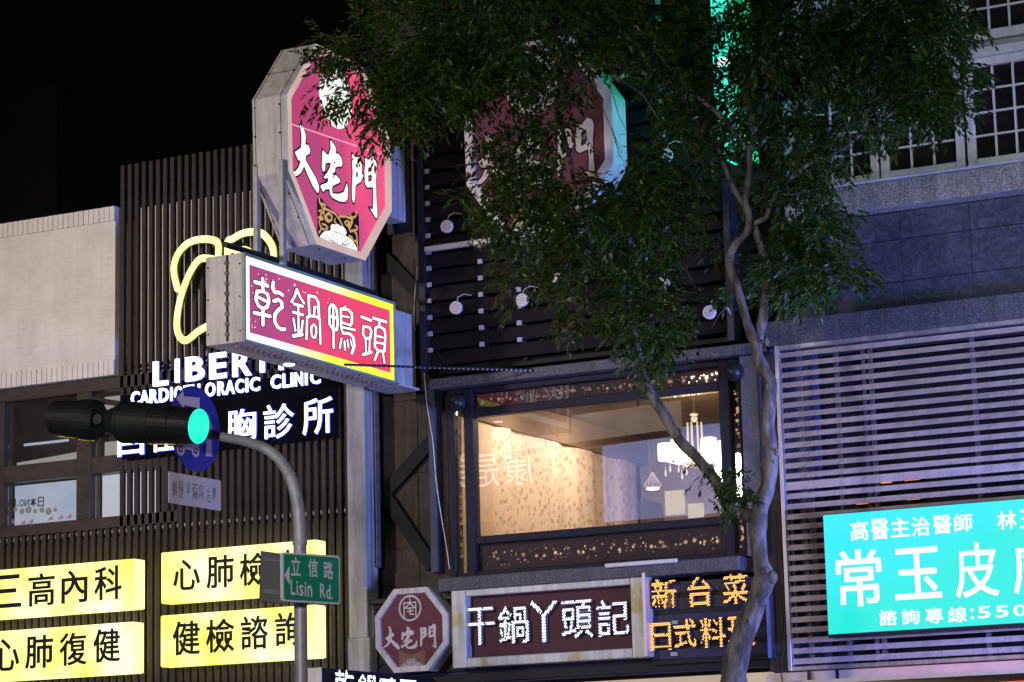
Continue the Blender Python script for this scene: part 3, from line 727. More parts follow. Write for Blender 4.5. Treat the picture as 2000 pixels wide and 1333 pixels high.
# plain boards added behind the tinted bands so they stay dark
part('band_backing', MB().box(main[0], main[2], 27.58, 27.6, main[3]+.02, fz1), M_bandback, wu)
part('band_backing', MB().box(main[0], fx1, 27.58, 27.6, fz0, main[1]-.02), M_bandback, wu)
part('band_backing', MB().box(main[2]+.01, fx1+.12, 27.58, 27.6, main[1], fz1), M_bandback, wu)
# black dome speakers
for k, (sxp, syp) in enumerate(((893, 787), (1434, 727))):
    p = PY(sxp, syp, 27.36); t = thing('dome_speaker', 'round black dome speaker on the window frame\'s %s upper corner' % ('left' if k == 0 else 'right'), 'speaker', p, 'dome speakers')
    part('dome', MB().ball(p, .11, 16), M_black, t, smooth=True)
    part('mount', MB().box(p.x-.04, p.x+.04, 27.40, 27.47, p.z-.05, p.z+.05), M_black, t)

# ---- dining room
zf = 4.62; zc2 = zat(1170, 880, 30.0)
room = part('dining_room', MB().box(-14.995, -10.62, 27.95, 33.25, zf, zf+.03), M_wallroom, rest)
part('room_ceiling', MB().box(-15.0, -10.62, 27.66, 33.2, 6.985, 7.06), M_ceiling, room)
part('back_wall', MB().box(-14.99, -10.62, 33.0, 33.2, zf+.03, 6.98), mat('back_room_wall', (.26, .19, .11), .8, var=.2), room)
part('right_wall', MB().box(-10.72, -10.62, 27.97, 32.98, zf+.03, 6.98), M_wallroom, room)
def wallpaper():
    M = bpy.data.materials.new('floral_wallpaper'); M.use_nodes = True; t = M.node_tree; L = t.links; b = t.nodes['Principled BSDF']
    g = t.nodes.new('ShaderNodeNewGeometry'); v = t.nodes.new('ShaderNodeTexVoronoi'); v.inputs['Scale'].default_value = 11; L.new(g.outputs['Position'], v.inputs['Vector'])
    n = t.nodes.new('ShaderNodeTexNoise'); n.inputs['Scale'].default_value = 26; n.inputs['Detail'].default_value = 5; L.new(g.outputs['Position'], n.inputs['Vector'])
    ml = t.nodes.new('ShaderNodeMath'); ml.operation = 'MULTIPLY'; L.new(v.outputs['Distance'], ml.inputs[0]); L.new(n.outputs[0], ml.inputs[1])
    cr = t.nodes.new('ShaderNodeValToRGB'); L.new(ml.outputs[0], cr.inputs[0])
    cr.color_ramp.elements[0].position = .10; cr.color_ramp.elements[0].color = (.38, .26, .17, 1)
    cr.color_ramp.elements[1].position = .20; cr.color_ramp.elements[1].color = (.62, .49, .38, 1)
    L.new(cr.outputs[0], b.inputs['Base Color']); b.inputs['Roughness'].default_value = .6; return M
ywE = PX(1245, 960, -14.9).y
M_wp = wallpaper()
zwt = PX(1100, 868, -14.9).z
yA = PX(962, 950, -14.9).y
part('plain_wall_strip', MB().box(-15.0, -14.9, 27.66, yA, zf+.03, zwt), mat('plain_room_plaster', (.60, .44, .32), .6), room)
cw = MB(); NN = 90  # papered wall, rippled to put brightness bands into its shape
for i_ in range(NN+1):
    yy = yA+.003+(ywE-yA-.003)*i_/NN; xx = -14.9+.022*math.sin(yy*5.3)+.008*math.sin(yy*13.1+1)+.003*math.sin(yy*29)
    cw.v += [(xx, yy, zf+.03), (xx+.01*math.sin(yy*9), yy, zwt)]
    if i_: k_ = 2*i_; cw.f.append((k_-2, k_, k_+1, k_-1))
part('rippled_papered_wall', cw, M_wp, room, smooth=True)
part('wall_head', MB().box(-15.0, -14.86, 27.66, 32.98, zwt+.003, 6.98), mat('head_brown', (.16, .10, .06), .7), room)
part('arched_opening', MB().tube([(-14.93, ywE+.02, z) for z in (zf+.03, 5.2, 5.6, 5.8)], [.12, .12, .10, .03], 8), M_ceiling, room)
part('curtain', MB().prism([(-14.9, ywE, zf), (-14.4, ywE+.6, zf), (-14.5, ywE+.6, 6.0), (-14.86, ywE, 6.15)], (0, .06, 0)), mat('dark_drape', (.12, .075, .05), .8), room)
part('low_panel', MB().box(-14.9, -10.8, 28.3, 28.34, zf+.03, main[1]+.04), mat('panel_tan', (.40, .28, .2), .6), room)

# chandelier
cp = PY(1360, 930, 29.3); cxx, czz = cp.x, cp.z
def zp_(py): return PY(1358, py, 29.3).z
chn = thing('chandelier', 'chandelier with glowing drum shades and glass drops hanging behind the window', 'chandelier', (cxx, 29.3, zp_(910)))
links = MB(); z = zp_(808)
while z < zp_(772)+.5:
    k = int(z*100) % 2
    pts = [(cxx+math.cos(t)*(.014 if k else .004), 29.3+math.cos(t)*(.004 if k else .014), z+math.sin(t)*.026) for t in np.linspace(0, 2*math.pi, 9)]
    links.tube(pts, .004, 5, False); z += .041
part('chain', links, M_brass, chn)
part('canopy_plate', MB().lathe((cxx, 29.3, zp_(808)), [(.01, -.03), (.05, -.02), (.06, -.005), (.03, .01), (.01, .03)]), M_brass, chn, smooth=True)
part('glass_ball', MB().ball((cxx, 29.3, zp_(818)), .042, 12), emis('lit_crystal', (.95, .8, .5), .9, sample=False), chn, smooth=True)
for k in range(8):
    a = k*math.pi/4; part('glass_rod', MB().tube([(cxx+math.cos(a)*.09, 29.3+math.sin(a)*.09, zp_(826)), (cxx+math.cos(a)*.10, 29.3+math.sin(a)*.10, zp_(905))], .012, 6), emis('lit_rod%d' % k, (1, .8, .45), .8, sample=False) if k == 0 else bpy.data.materials['lit_rod0'], chn)
part('hub', MB().lathe((cxx, 29.3, zp_(905)), [(.02, -.08), (.08, -.05), (.10, 0), (.05, .05)]), M_brass, chn, smooth=True)
arms = 6
for k in range(arms):
    a = k*2*math.pi/arms+.35; c = Vector((cxx+math.cos(a)*.36, 29.3+math.sin(a)*.36, zp_(898)))
    part('arm', MB().tube([(cxx, 29.3, c.z-.02), (cxx+math.cos(a)*.2, 29.3+math.sin(a)*.2, c.z-.06), (c.x, c.y, c.z-.01)], .009, 6), M_brass, chn)
    s = part('shade', MB().lathe(c, [(.085, 0), (.095, .01), (.095, .2), (.085, .21)], 20), E_shade, chn, smooth=True)
    for q in range(2):
        d = c+Vector((math.cos(q*2.2)*.05, math.sin(q*2.2)*.05, -.03)); part('glass_drop', MB().lathe(d-Vector((0, 0, .12+.04*q)), [(.001, 0), (.016, .02), (.012, .05), (.003, .1), (.001, .15)], 8), emis('lit_drop', (.95, .75, .45), .8, sample=False) if 'lit_drop' not in bpy.data.materials else bpy.data.materials['lit_drop'], s)
lamp('chandelier_light', 'POINT', (cxx, 29.3, zp_(885)), (1.0, .72, .44), 120, .25)
pp_ = PY(1275, 950, 29.6)
pen = thing('pendant_lamp', 'small wire basket pendant lamp glowing left of the chandelier', 'pendant lamp', pp_)
wire = MB(); N = 12
prof = [(.015, .17), (.05, .10), (.115, .02), (.08, -.03)]
for k in range(N):
    for sgn in (1, -1):
        pts = [(pp_.x+math.cos(2*math.pi*(k+sgn*i*.5)/N)*r, pp_.y+math.sin(2*math.pi*(k+sgn*i*.5)/N)*r, pp_.z+h) for i, (r, h) in enumerate(prof)]
        wire.tube(pts, .003, 4, False)
part('wire_cage', wire, emis('lit_wire', (.8, .6, .6), .6, sample=False), pen)
part('diffuser', MB().disc((pp_.x, pp_.y, pp_.z-.04), (0, 0, 1), .075, .02, 16), E_shade, pen)
part('cord', MB().tube([(pp_.x, pp_.y, pp_.z+.17), (pp_.x, pp_.y, 6.98)], .003, 4), M_black, pen)

# ================================================================== sign band of the restaurant
zb_t = (zat(740, 1140, 27.5)+zat(1480, 1085, 27.5))/2
bandz1 = zs1-.165; bandz0 = zat(1100, 1325, 27.4)
part('sign_band', MB().box(-16.1, -10.98, 27.52, 27.9, bandz0, bandz1), M_navy, rest)
for zz in np.linspace(bandz0+.02, bandz1-.12, 8):
    part('band_batten', MB().box(-16.08, -11.0, 27.47, 27.518, zz, zz+.10), M_blackmatte, rest)
part('band_cap', MB().box(-16.1, -11.0, 27.40, 27.6, bandz1-.07, bandz1-.004), M_darksteel, rest, bevel=.006)
tb0, tb1 = PY(1182, 1106, 27.18), PY(1322, 1096, 27.18)
tl = solo('tube_batten', MB().box(tb0.x, tb1.x, 27.16, 27.215, tb0.z-.02, tb0.z+.025), M_white, 'slim white unlit tube batten on the stone sill under the window', 'light batten', (tb0.x, 27.2, tb0.z), bevel=.008)

# ---- octagon signs ------------------------------------------------
# artwork shared by the three octagons, traced on the projecting one
XO = -15.3
PO = Plane('X', XO)
OY0, OY1, OZ0, OZ1 = 24.45, 26.78, 8.29, 10.66
Z3 = (560, 220, 6.06)
def norm_pts(z, pts):
    out = []
    for u, v in to_plane(PO, z, pts): out.append(((u-OY0)/(OY1-OY0), (v-OZ0)/(OZ1-OZ0)))
    return out
DA = norm_pts(Z3, [(190, 140), (215, 160), (250, 260), (245, 380), (280, 380), (305, 440), (295, 485), (250, 510), (248, 560), (300, 650), (370, 770), (408, 870), (405, 930), (392, 955), (340, 880), (270, 730), (232, 630), (195, 710), (150, 745), (100, 745), (80, 712), (130, 690), (165, 650), (190, 570), (160, 560), (120, 465), (195, 415), (200, 340), (200, 250), (180, 150)])
ZHAI = norm_pts(Z3, [(540, 320), (575, 360), (608, 420), (603, 480), (640, 490), (672, 540), (685, 600), (672, 640), (630, 635), (600, 650), (595, 700), (570, 715), (565, 735), (610, 740), (655, 790), (655, 825), (600, 850), (565, 870), (560, 920), (570, 955), (640, 962), (700, 940), (735, 830), (748, 900), (745, 1020), (720, 1055), (650, 1050), (570, 1010), (540, 970), (530, 900), (480, 910), (460, 940), (425, 880), (430, 855), (510, 825), (520, 770), (475, 780), (460, 765), (510, 700), (540, 640), (545, 590), (485, 595), (475, 690), (455, 700), (440, 640), (445, 500), (450, 435), (495, 490), (520, 500), (545, 420)])
ZH_H = [norm_pts(Z3, [(580, 580), (612, 572), (590, 612)]), norm_pts(Z3, [(568, 745), (590, 742), (585, 765), (568, 775)])]
ML = norm_pts(Z3, [(800, 480), (835, 525), (880, 525), (910, 560), (915, 640), (912, 720), (935, 740), (900, 820), (850, 850), (838, 870), (835, 1000), (820, 1078), (800, 1030), (795, 900), (805, 700), (795, 560)])
ML_H = [norm_pts(Z3, [(845, 600), (868, 612), (868, 645), (845, 655)]), norm_pts(Z3, [(845, 700), (866, 705), (866, 760), (845, 770)])]
MR = norm_pts(Z3, [(950, 530), (990, 560), (1040, 510), (1080, 560), (1090, 640), (1080, 800), (1085, 1000), (1095, 1130), (1098, 1240), (1080, 1250), (1045, 1190), (1000, 1120), (1045, 1145), (1050, 1000), (1045, 880), (980, 885), (950, 840), (945, 680), (955, 600)])
MR_H = [norm_pts(Z3, [(988, 650), (1032, 640), (1032, 690), (988, 708)]), norm_pts(Z3, [(988, 742), (1032, 732), (1032, 800), (990, 820)])]
Z4 = (600, 370, 9.52)
SCROLL = [([(260, 160), (270, 230), (330, 350), (430, 380), (560, 450), (640, 560), (695, 670)], 22), ([(250, 400), (300, 385), (325, 430), (285, 455)], 17), ([(290, 260), (360, 280), (375, 300)], 26),
          ([(250, 515), (310, 500), (335, 550), (270, 560)], 19), ([(340, 360), (350, 440), (380, 560), (440, 600), (495, 560), (500, 500), (440, 440), (400, 470)], 24), ([(380, 500), (430, 580)], 34),
          ([(265, 600), (280, 680), (330, 740), (410, 740), (420, 700), (380, 660), (320, 640)], 20), ([(255, 800), (290, 760), (300, 700)], 20),
          ([(640, 500), (760, 505), (860, 540), (940, 500), (965, 430), (930, 420)], 20), ([(840, 470), (850, 500), (900, 520)], 18), ([(880, 550), (880, 620), (820, 690), (760, 660), (735, 610), (780, 580), (830, 610), (790, 650)], 18),
          ([(870, 600), (820, 720)], 34), ([(930, 670), (975, 700), (960, 760), (920, 740)], 18), ([(840, 780), (900, 760), (960, 830)], 22), ([(880, 900), (820, 860), (810, 900), (870, 950), (940, 960), (970, 1010), (985, 1090)], 20), ([(960, 850), (970, 1000)], 24),
          ([(560, 540), (545, 600), (590, 640)], 16)]
SCRN = [(norm_pts(Z4, p), r/9.52/165/2.35) for p, r in SCROLL]
BASEP = norm_pts(Z4, [(225, 140), (300, 150), (400, 290), (560, 420), (650, 490), (820, 480), (930, 395), (1000, 440), (1005, 620), (1010, 1100), (990, 1165), (620, 1040), (250, 895), (225, 800), (240, 600), (225, 400)])
LOTUS = norm_pts(Z4, [(262, 885), (330, 800), (380, 770), (440, 772), (485, 740), (462, 690), (500, 640), (550, 655), (600, 640), (655, 680), (700, 685), (745, 740), (772, 800), (740, 862), (800, 890), (855, 940), (915, 1010), (945, 1060), (980, 1157), (620, 1030), (500, 990)])
PETAL = [norm_pts(Z4, p) for p in ([(600, 1010), (480, 800)], [(610, 1010), (560, 790)], [(640, 1015), (690, 860)], [(660, 1020), (800, 930)], [(680, 1030), (860, 990)], [(700, 1035), (910, 1060)], [(570, 1000), (380, 850)], [(560, 1000), (330, 880)], [(500, 760), (560, 790), (650, 820), (740, 860)])]
OCT = [(0, .683), (.27, 1), (.73, 1), (1, .665), (1, .312), (.722, .004), (.258, 0), (.01, .308)]
def inset(poly, k):
    cx_, cy_ = .5, .5; return [(cx_+(u-cx_)*(1-k), cy_+(v-cy_)*(1-k)) for u, v in poly]
def polys_fn(polys, holes):
    def fn(P):
        d = np.full(len(P), 9.)
        for p in polys: d = np.minimum(d, sd_poly(P, p))
        for h in holes: d = np.maximum(d, -sd_poly(P, h))
        return d
    return fn
def bbox(ps):
    A = np.array([q for p in ps for q in p]); return A[:, 0].min(), A[:, 1].min(), A[:, 0].max(), A[:, 1].max()

def octagon_art(parent, pl, u0, v0, W, H, n, mchar, mout, mgold, mlotus, mmono, quality=.008, disc_solid=True):
    put = lambda k: (lambda u, v: pl.w(u0+u*W, v0+v*H, n+k))
    for polys, holes in (([DA], []), ([ZHAI], ZH_H), ([ML, MR], ML_H+MR_H)):
        fn = polys_fn(polys, holes); bx = bbox(polys)
        o = part('character', iso_mesh(fn, bx, quality, 0, put(.006)), mchar, parent)
        if mout: part('outline', iso_mesh(fn, bx, quality, .0085, put(.003)), mout, o)
    # round monogram
    cc = (.475, .78); fn = lambda P: np.sqrt(((P[:, 0]-cc[0])*W/H)**2+(P[:, 1]-cc[1])**2)-.155
    if disc_solid:
        o = part('emblem', iso_mesh(fn, (cc[0]-.2, cc[1]-.2, cc[0]+.2, cc[1]+.2), .012, 0, put(.006)), mchar, parent)
    else:
        fr_ = lambda P: np.abs(fn(P))-.012
        o = part('emblem', iso_mesh(fr_, (cc[0]-.2, cc[1]-.2, cc[0]+.2, cc[1]+.2), .008, 0, put(.006)), mchar, parent)
        strokes = [((-.09, .07), (.09, .07)), ((0, .13), (0, .06)), ((0, .06), (-.09, -.01)), ((0, .06), (.09, -.01)), ((-.09, .07), (-.09, -.11)), ((.09, .07), (.09, -.11)), ((-.05, .0), (.05, .0)), ((-.04, -.04), (.05, -.035)), ((0, -.0), (0, -.08)), ((0, -.08), (.06, -.08))]
        def fs(P):
            d = np.full(len(P), 9.)
            for a_, b_ in strokes: d = np.minimum(d, sd_capsule(P, (cc[0]+a_[0], cc[1]+a_[1]), (cc[0]+b_[0], cc[1]+b_[1]), .008, .008))
            return d
        part('monogram', iso_mesh(fs, (cc[0]-.12, cc[1]-.14, cc[0]+.12, cc[1]+.15), .007, 0, put(.007)), mmono, o)
    fb = polys_fn([BASEP], []); o = part('ornament', iso_mesh(fb, bbox([BASEP]), .012, 0, put(.003)), mout or mgold, parent)
    def fsc(P):
        d = np.full(len(P), 9.)
        for pts, r in SCRN:
            for a_, b_ in zip(pts[:-1], pts[1:]): d = np.minimum(d, sd_capsule(P, a_, b_, r, r))
        return d
    part('scrollwork', iso_mesh(fsc, bbox([BASEP]), .006, 0, put(.006)), mgold, o)
    l = part('lotus', iso_mesh(polys_fn([LOTUS], []), bbox([LOTUS]), .008, 0, put(.009)), mlotus, o)
    def fp(P):
        d = np.full(len(P), 9.)
        for pts in PETAL:
            for a_, b_ in zip(pts[:-1], pts[1:]): d = np.minimum(d, sd_capsule(P, a_, b_, .002, .002))
        return d
    part('petal_line', iso_mesh(fp, bbox([LOTUS]), .004, 0, put(.011)), M_cream, l)

def octagon(parent, pl, u0, v0, W, H, depth, mface, mrim, mside, medge, rim=.09, mlip=None):
    """box behind plane pl (depth goes to -N); rim stands round a slightly sunk face"""
    o = [pl.w(u0+u*W, v0+v*H, 0) for u, v in OCT]; i_ = [pl.w(u0+u*W, v0+v*H, 0) for u, v in inset(OCT, rim)]
    i2 = [pl.w(u0+u*W, v0+v*H, -.035) for u, v in inset(OCT, rim+.012)]
    D = pl.N*(-depth)
    back = [p+pl.N*-.05 for p in o]
    part('casing', MB().prism(back, D), mside, parent, bevel=.006)
    r = MB(); n = 8
    A = o+i_+i2+[p+pl.N*-.048 for p in o]
    F = []
    for k in range(8):
        j = (k+1) % 8; F += [(k, j, 8+j, 8+k), (8+k, 8+j, 16+j, 16+k)]
    part('rim', MB().add(A[:24], F), mrim, parent)
    part('rim_edge', MB().add(o+[p+pl.N*-.048 for p in o], [(k, (k+1) % 8, 8+(k+1) % 8, 8+k) for k in range(8)]), medge, parent)
    part('face', MB().add([pl.w(u0+u*W, v0+v*H, -.034) for u, v in inset(OCT, rim+.008)], [tuple(range(8))]), mface, parent)

# projecting lit octagon
t1 = thing('octagonal_projecting_sign', 'tall lit crimson octagonal sign projecting over the street, characters 大宅門 with a lotus ornament', 'lightbox sign', (XO, 25.6, OZ0))
octagon(t1, PO, OY0, OZ0, OY1-OY0, OZ1-OZ0, .42, E_pink, E_rimpink, M_whitepanel, mat('painted_rim_green_blue', (.40, .50, .50), .5), .075)
octagon_art(t1, PO, OY0, OZ0, OY1-OY0, OZ1-OZ0, -.034, E_charw, M_outline, E_gold, E_charw, M_outline, .007)
# crack line across the face, panel seams on the casing
A_, B_ = PO.uv(567, 240), PO.uv(763, 306)
part('face_seam', MB().bar(PO.w(A_[0], A_[1], -.03), PO.w(B_[0], B_[1], -.03), .004, .012), emis('seam_light', (1, .5, .6), .9, sample=False), t1)
oy = lambda u: OY0+u*(OY1-OY0); oz = lambda v: OZ0+v*(OZ1-OZ0)
seams = MB()
for k in (0, 6, 7):
    a0, a1 = OCT[k], OCT[(k+1) % 8]
    for ex in (-.09, -.43):
        seams.tube([(XO+ex, oy(a0[0])-.002, oz(a0[1])), (XO+ex, oy(a1[0])-.002, oz(a1[1]))], .004, 4)
    mu = ((a0[0]+a1[0])/2, (a0[1]+a1[1])/2)
    if k == 0: seams.tube([(XO-.05, oy(mu[0])-.003, oz(mu[1])), (XO-.47, oy(mu[0])-.003, oz(mu[1]))], .004, 4)
part('panel_seam', seams, M_screw, t1)
for k, (u, v) in enumerate(((.0, .64), (.0, .5), (.0, .36), (.08, .22), (.16, .12), (.13, .84), (.35, -.0), (.6, -.0))):
    for ex in (-.10, -.43):
        part('screw', MB().ball((XO+ex, oy(u)-.004, oz(v)-.003), .012, 6), M_screw, t1)
# carrying box behind the octagon
part('wall_box', MB().box(XO-.36, XO-.14, OY1+.003, 27.36, 9.02, 9.95), M_whitepanel, t1, bevel=.006)
part('wall_plate', MB().box(XO-.40, XO-.08, 27.36, 27.41, 8.9, 10.1), M_darksteel, t1)
# posts carrying the octagon above the rectangular sign
for pxx, ptop in ((501, 322), (551, 312)):
    X_ = XO-.06 if pxx == 551 else XO-.44
    pb = PX(pxx, ptop, X_)
    part('support_post', MB().box(X_-.03, X_+.03, pb.y-.035, pb.y+.035, 7.94, pb.z), M_galv, t1, bevel=.004)

# flat octagon on the planks (unlit)
u0_, u1_ = PY(907, 300, 27.0).x, PY(1197, 280, 27.0).x
P2 = Plane('Y', 27.0); W2 = u1_-u0_
zc_hi = P2.uv(907, 222)[1]; zc_lo = P2.uv(907, 357)[1]
H2 = (zc_hi-zc_lo)/.36; V2 = zc_hi-.683*H2
t2 = thing('octagonal_wall_sign', 'large unlit maroon octagonal sign on the dark planks half hidden by the tree', 'sign', ((u0_+u1_)/2, 27.0, V2))
octagon(t2, P2, u0_, V2, W2, H2, .34, M_maroon_mid, M_white, M_white, M_white, .11)
octagon_art(t2, P2, u0_, V2, W2, H2, -.034, M_ivory, M_outline, M_goldprint, M_ivory, M_outline, .008)

# small octagon of the sign band
P3 = Plane('Y', 27.22)
a = P3.uv(732, 1233); b = P3.uv(873.7, 1225); zt3 = (P3.uv(774, 1151)[1]+P3.uv(831, 1146.5)[1])/2; zb3 = (P3.uv(772.5, 1314.5)[1]+P3.uv(831, 1311.5)[1])/2
t3 = thing('octagonal_shop_sign', 'small worn maroon octagonal sign left of the white diode lettering', 'sign', ((a[0]+b[0])/2, 27.22, zb3))
octagon(t3, P3, a[0], zb3, b[0]-a[0], zt3-zb3, .2, M_maroon_dull, M_whitepanel, M_whitepanel, M_whitepanel, .13)
octagon_art(t3, P3, a[0]+.05, zb3+.03, b[0]-a[0]-.10, zt3-zb3-.06, -.034, mat('grey_print', (.45, .42, .44), .5), None, M_brownprint, mat('faded_lotus', (.24, .21, .21), .6), mat('grey_print2', (.50, .48, .46), .5), .010, False)

# ---- rectangular projecting sign 乾鍋鴨頭
RY0, RY1, RZ0, RZ1 = 23.555, 26.82, 6.94, 7.92
PR = Plane('X', XO)
t4 = thing('rectangular_projecting_sign', 'long lit red sign with yellow border projecting below the octagon, characters 乾鍋鴨頭', 'lightbox sign', (XO, 25.2, RZ0))
part('casing', MB().box(XO-.50, XO-.03, RY0, RY1, RZ0, RZ1), M_whitepanel, t4, bevel=.006)
def rr(k, n): return [PR.w(u, v, n) for u, v in ((RY0+k, RZ0+k), (RY1-k, RZ0+k), (RY1-k, RZ1-k), (RY0+k, RZ1-k))]
e = MB(); e.add(rr(0, -.029)+rr(0, 0)+rr(.028, 0)+rr(.032, -.012), [(i, (i+1) % 4, 4+(i+1) % 4, 4+i) for i in range(4)]+[(4+i, 4+(i+1) % 4, 8+(i+1) % 4, 8+i) for i in range(4)]+[(8+i, 8+(i+1) % 4, 12+(i+1) % 4, 12+i) for i in range(4)])
part('frame', e, M_trimgreen, t4)
bd = MB().add(rr(.031, -.012)+rr(.115, -.012), [(i, (i+1) % 4, 4+(i+1) % 4, 4+i) for i in range(4)])
part('border', bd, E_border, t4)
part('face', MB().add(rr(.112, -.013), [(0, 1, 2, 3)]), E_pink2, t4)
Q1 = (470, 510, 7.406); Q2 = (620, 560, 7.406)
def st(z, *ss): return [(to_plane(PR, z, p), r/7.406) for p, r in ss]
CH = {
 'a': st(Q1, ([(215, 305), (395, 358)], 29), ([(325, 255), (330, 430)], 25), ([(245, 440), (226, 560), (265, 650), (330, 692), (390, 665), (418, 570), (395, 480), (330, 440), (245, 440)], 25), ([(272, 530), (368, 578)], 24),
          ([(205, 750), (430, 798)], 27), ([(330, 690), (330, 925)], 25), ([(480, 312), (468, 395), (500, 455), (560, 455), (612, 492)], 27),
          ([(488, 580), (550, 560), (602, 600), (605, 670), (545, 715), (500, 780), (500, 880), (540, 955), (600, 990), (642, 985)], 27)),
 'b': st(Q1, ([(820, 410), (790, 510), (742, 592)], 19), ([(820, 410), (860, 510), (922, 612)], 19), ([(780, 622), (900, 655)], 22), ([(765, 740), (905, 780)], 21), ([(840, 640), (845, 1060)], 17),
          ([(770, 835), (800, 1010)], 17), ([(905, 865), (885, 1020)], 17), ([(770, 1085), (895, 1062)], 26), ([(988, 505), (1000, 770)], 20), ([(988, 500), (1090, 525), (1128, 590), (1140, 800)], 22),
          ([(1078, 668), (1068, 790)], 18), ([(1070, 665), (1120, 668)], 16), ([(968, 815), (1010, 795), (1080, 800), (1150, 840)], 20), ([(968, 815), (958, 1130)], 18), ([(1152, 840), (1160, 1195)], 18),
          ([(1065, 918), (1098, 960), (1100, 1040), (1083, 1112), (1045, 1100), (1028, 1030), (1032, 950), (1065, 918)], 17)),
 'c': st(Q2, ([(210, 258), (176, 320), (180, 540), (232, 625), (285, 625), (300, 520), (284, 330), (245, 272), (210, 258)], 21), ([(235, 280), (240, 885)], 19), ([(180, 425), (290, 460)], 21),
          ([(408, 290), (380, 325)], 18), ([(345, 325), (350, 600), (378, 675)], 19), ([(345, 325), (450, 335), (505, 390), (505, 520), (480, 560)], 22), ([(365, 425), (460, 445)], 15), ([(365, 520), (485, 560)], 17),
          ([(370, 590), (550, 628)], 18), ([(378, 675), (470, 680), (528, 740), (540, 860), (505, 965)], 23), ([(355, 752), (330, 888)], 16), ([(398, 792), (404, 912)], 17), ([(438, 772), (456, 880)], 14), ([(482, 760), (505, 860)], 11)),
 'd': st(Q2, ([(645, 438), (780, 490)], 23), ([(672, 575), (664, 690), (700, 748), (768, 748), (786, 650), (760, 590), (672, 575)], 21), ([(702, 750), (710, 950)], 15), ([(764, 750), (756, 940)], 15), ([(665, 985), (785, 950)], 22),
          ([(812, 455), (1000, 512)], 23), ([(900, 500), (898, 575)], 21), ([(845, 602), (836, 870), (885, 930), (975, 935), (988, 720), (978, 625), (900, 575), (845, 602)], 21), ([(850, 710), (950, 735)], 17), ([(850, 808), (955, 825)], 17),
          ([(882, 940), (835, 1062)], 19), ([(950, 940), (975, 1102)], 17))}
for key, ss in CH.items():
    cxu = np.mean([p[0] for s_, r in ss for p in s_])
    ppm_y = 1.0/178.0   # metres per photo pixel, upright
    fx_ = .50            # the face is seen aslant: widths are squeezed
    allp = [p for s_, r in ss for p in s_]; A = np.array(allp)
    def fn(P, ss=ss):
        d = np.full(len(P), 9.)
        Q = P*np.array([fx_/.5*.62, 1.0])
        for pts, r in ss:
            rr_ = r*ppm_y*.98
            for a_, b_ in zip(pts[:-1], pts[1:]): d = np.minimum(d, sd_capsule(Q, (a_[0]*fx_/.5*.62, a_[1]), (b_[0]*fx_/.5*.62, b_[1]), rr_, rr_))
        return d
    bx = (A[:, 0].min()-.09, A[:, 1].min()-.05, A[:, 0].max()+.09, A[:, 1].max()+.05)
    o = part('character', iso_mesh(fn, bx, .009, 0, lambda u, v: PR.w(u, v, -.006)), E_char, t4)
    part('outline', iso_mesh(fn, bx, .010, .0095, lambda u, v: PR.w(u, v, -.009)), M_outline, o)
# flaked print near the top left
fl = MB(); rf = random.Random(3)
for _ in range(28):
    x_ = rf.choice([rf.uniform(486, 500), rf.uniform(490, 560), rf.uniform(560, 660)]); y_ = 520+(x_-486)*.34+rf.uniform(4, 26) if x_ > 500 else rf.uniform(525, 640)
    u, v = PR.uv(x_, y_); fl.prism([PR.w(u, v, -.0115), PR.w(u+rf.uniform(.01, .05), v-.004, -.0115), PR.w(u+.01, v+rf.uniform(.004, .012), -.0115)], (.001, 0, 0))
part('flaked_print', fl, E_char, t4)
# bulbs on the end and below
bx_ = XO-.22
zz = RZ1-.10; tube_ = MB(); k = 0
while zz > RZ0+.05:
    part('bulb', MB().ball((bx_, RY0-.02, zz), .026, 8), M_bulb, t4, smooth=True); zz -= .112; k += 1
yy = RY0+.1
while yy < RY1-.1:
    part('bulb', MB().ball((bx_+.05, yy, RZ0-.02), .026, 8), M_bulb, t4, smooth=True); yy += .112
part('bulb_channel', MB().box(bx_-.012, bx_+.012, RY0-.012, RY0-.001, RZ0+.02, RZ1-.01), M_screw, t4)
yy = RY0+.1; 
while yy < RY1-.1:
    part('bulb', MB().ball((XO-.22, yy, RZ1+.02), .022, 6), M_bulb, t4, smooth=True); yy += .15
part('top_channel', MB().box(XO-.26, XO-.20, RY0+.05, RY1-.05, RZ1+.001, RZ1+.012), M_screw, t4)
for ex in (-.06, -.47):
    for z_ in (RZ0+.12, RZ0+.5, RZ1-.12): part('screw', MB().ball((XO+ex, RY0-.004, z_), .011, 6), M_screw, t4)
    y_ = RY0+.3
    while y_ < RY1: part('screw', MB().ball((XO+ex, y_, RZ0-.003), .011, 6), M_screw, t4); y_ += .55
part('wall_box', MB().box(XO-.42, XO-.08, RY1+.003, 27.36, RZ0+.03, RZ1-.05), M_whitepanel, t4, bevel=.006)
part('lower_flange', MB().box(XO-.46, XO-.02, RY1+.1, 27.42, RZ0+.0, RZ0+.026), M_whitepanel, t4)
part('upper_rail', MB().tube([PX(440, 478, XO-.25), PX(545, 510, XO-.25), PX(735, 575, XO-.25)], .035, 8), M_darksteel, t4)
part('downlight', MB().disc((XO-.35, 25.0, RZ0-.012), (0, 0, 1), .06, .01, 14), emis('underside_spot', (.8, .85, 1), 6), t4)
# stay rod with clips back to the beam
A_ = PX(604, 710, XO-.3); B_ = PY(1040, 722, 27.28)
st_ = thing('stay_rod', 'long thin knotted rod from the sign\'s underside back to the stone beam', 'rod', B_)
part('rod', MB().tube([A_, A_.lerp(B_, .5)-Vector((0, 0, .01)), B_], .014, 8), M_darksteel, st_)
kn = MB()
for k in range(46): c_ = A_.lerp(B_, (k+.5)/46); kn.ball(c_-Vector((0, 0, .012)), .016, 6)
part('tie', kn, M_galv, st_)

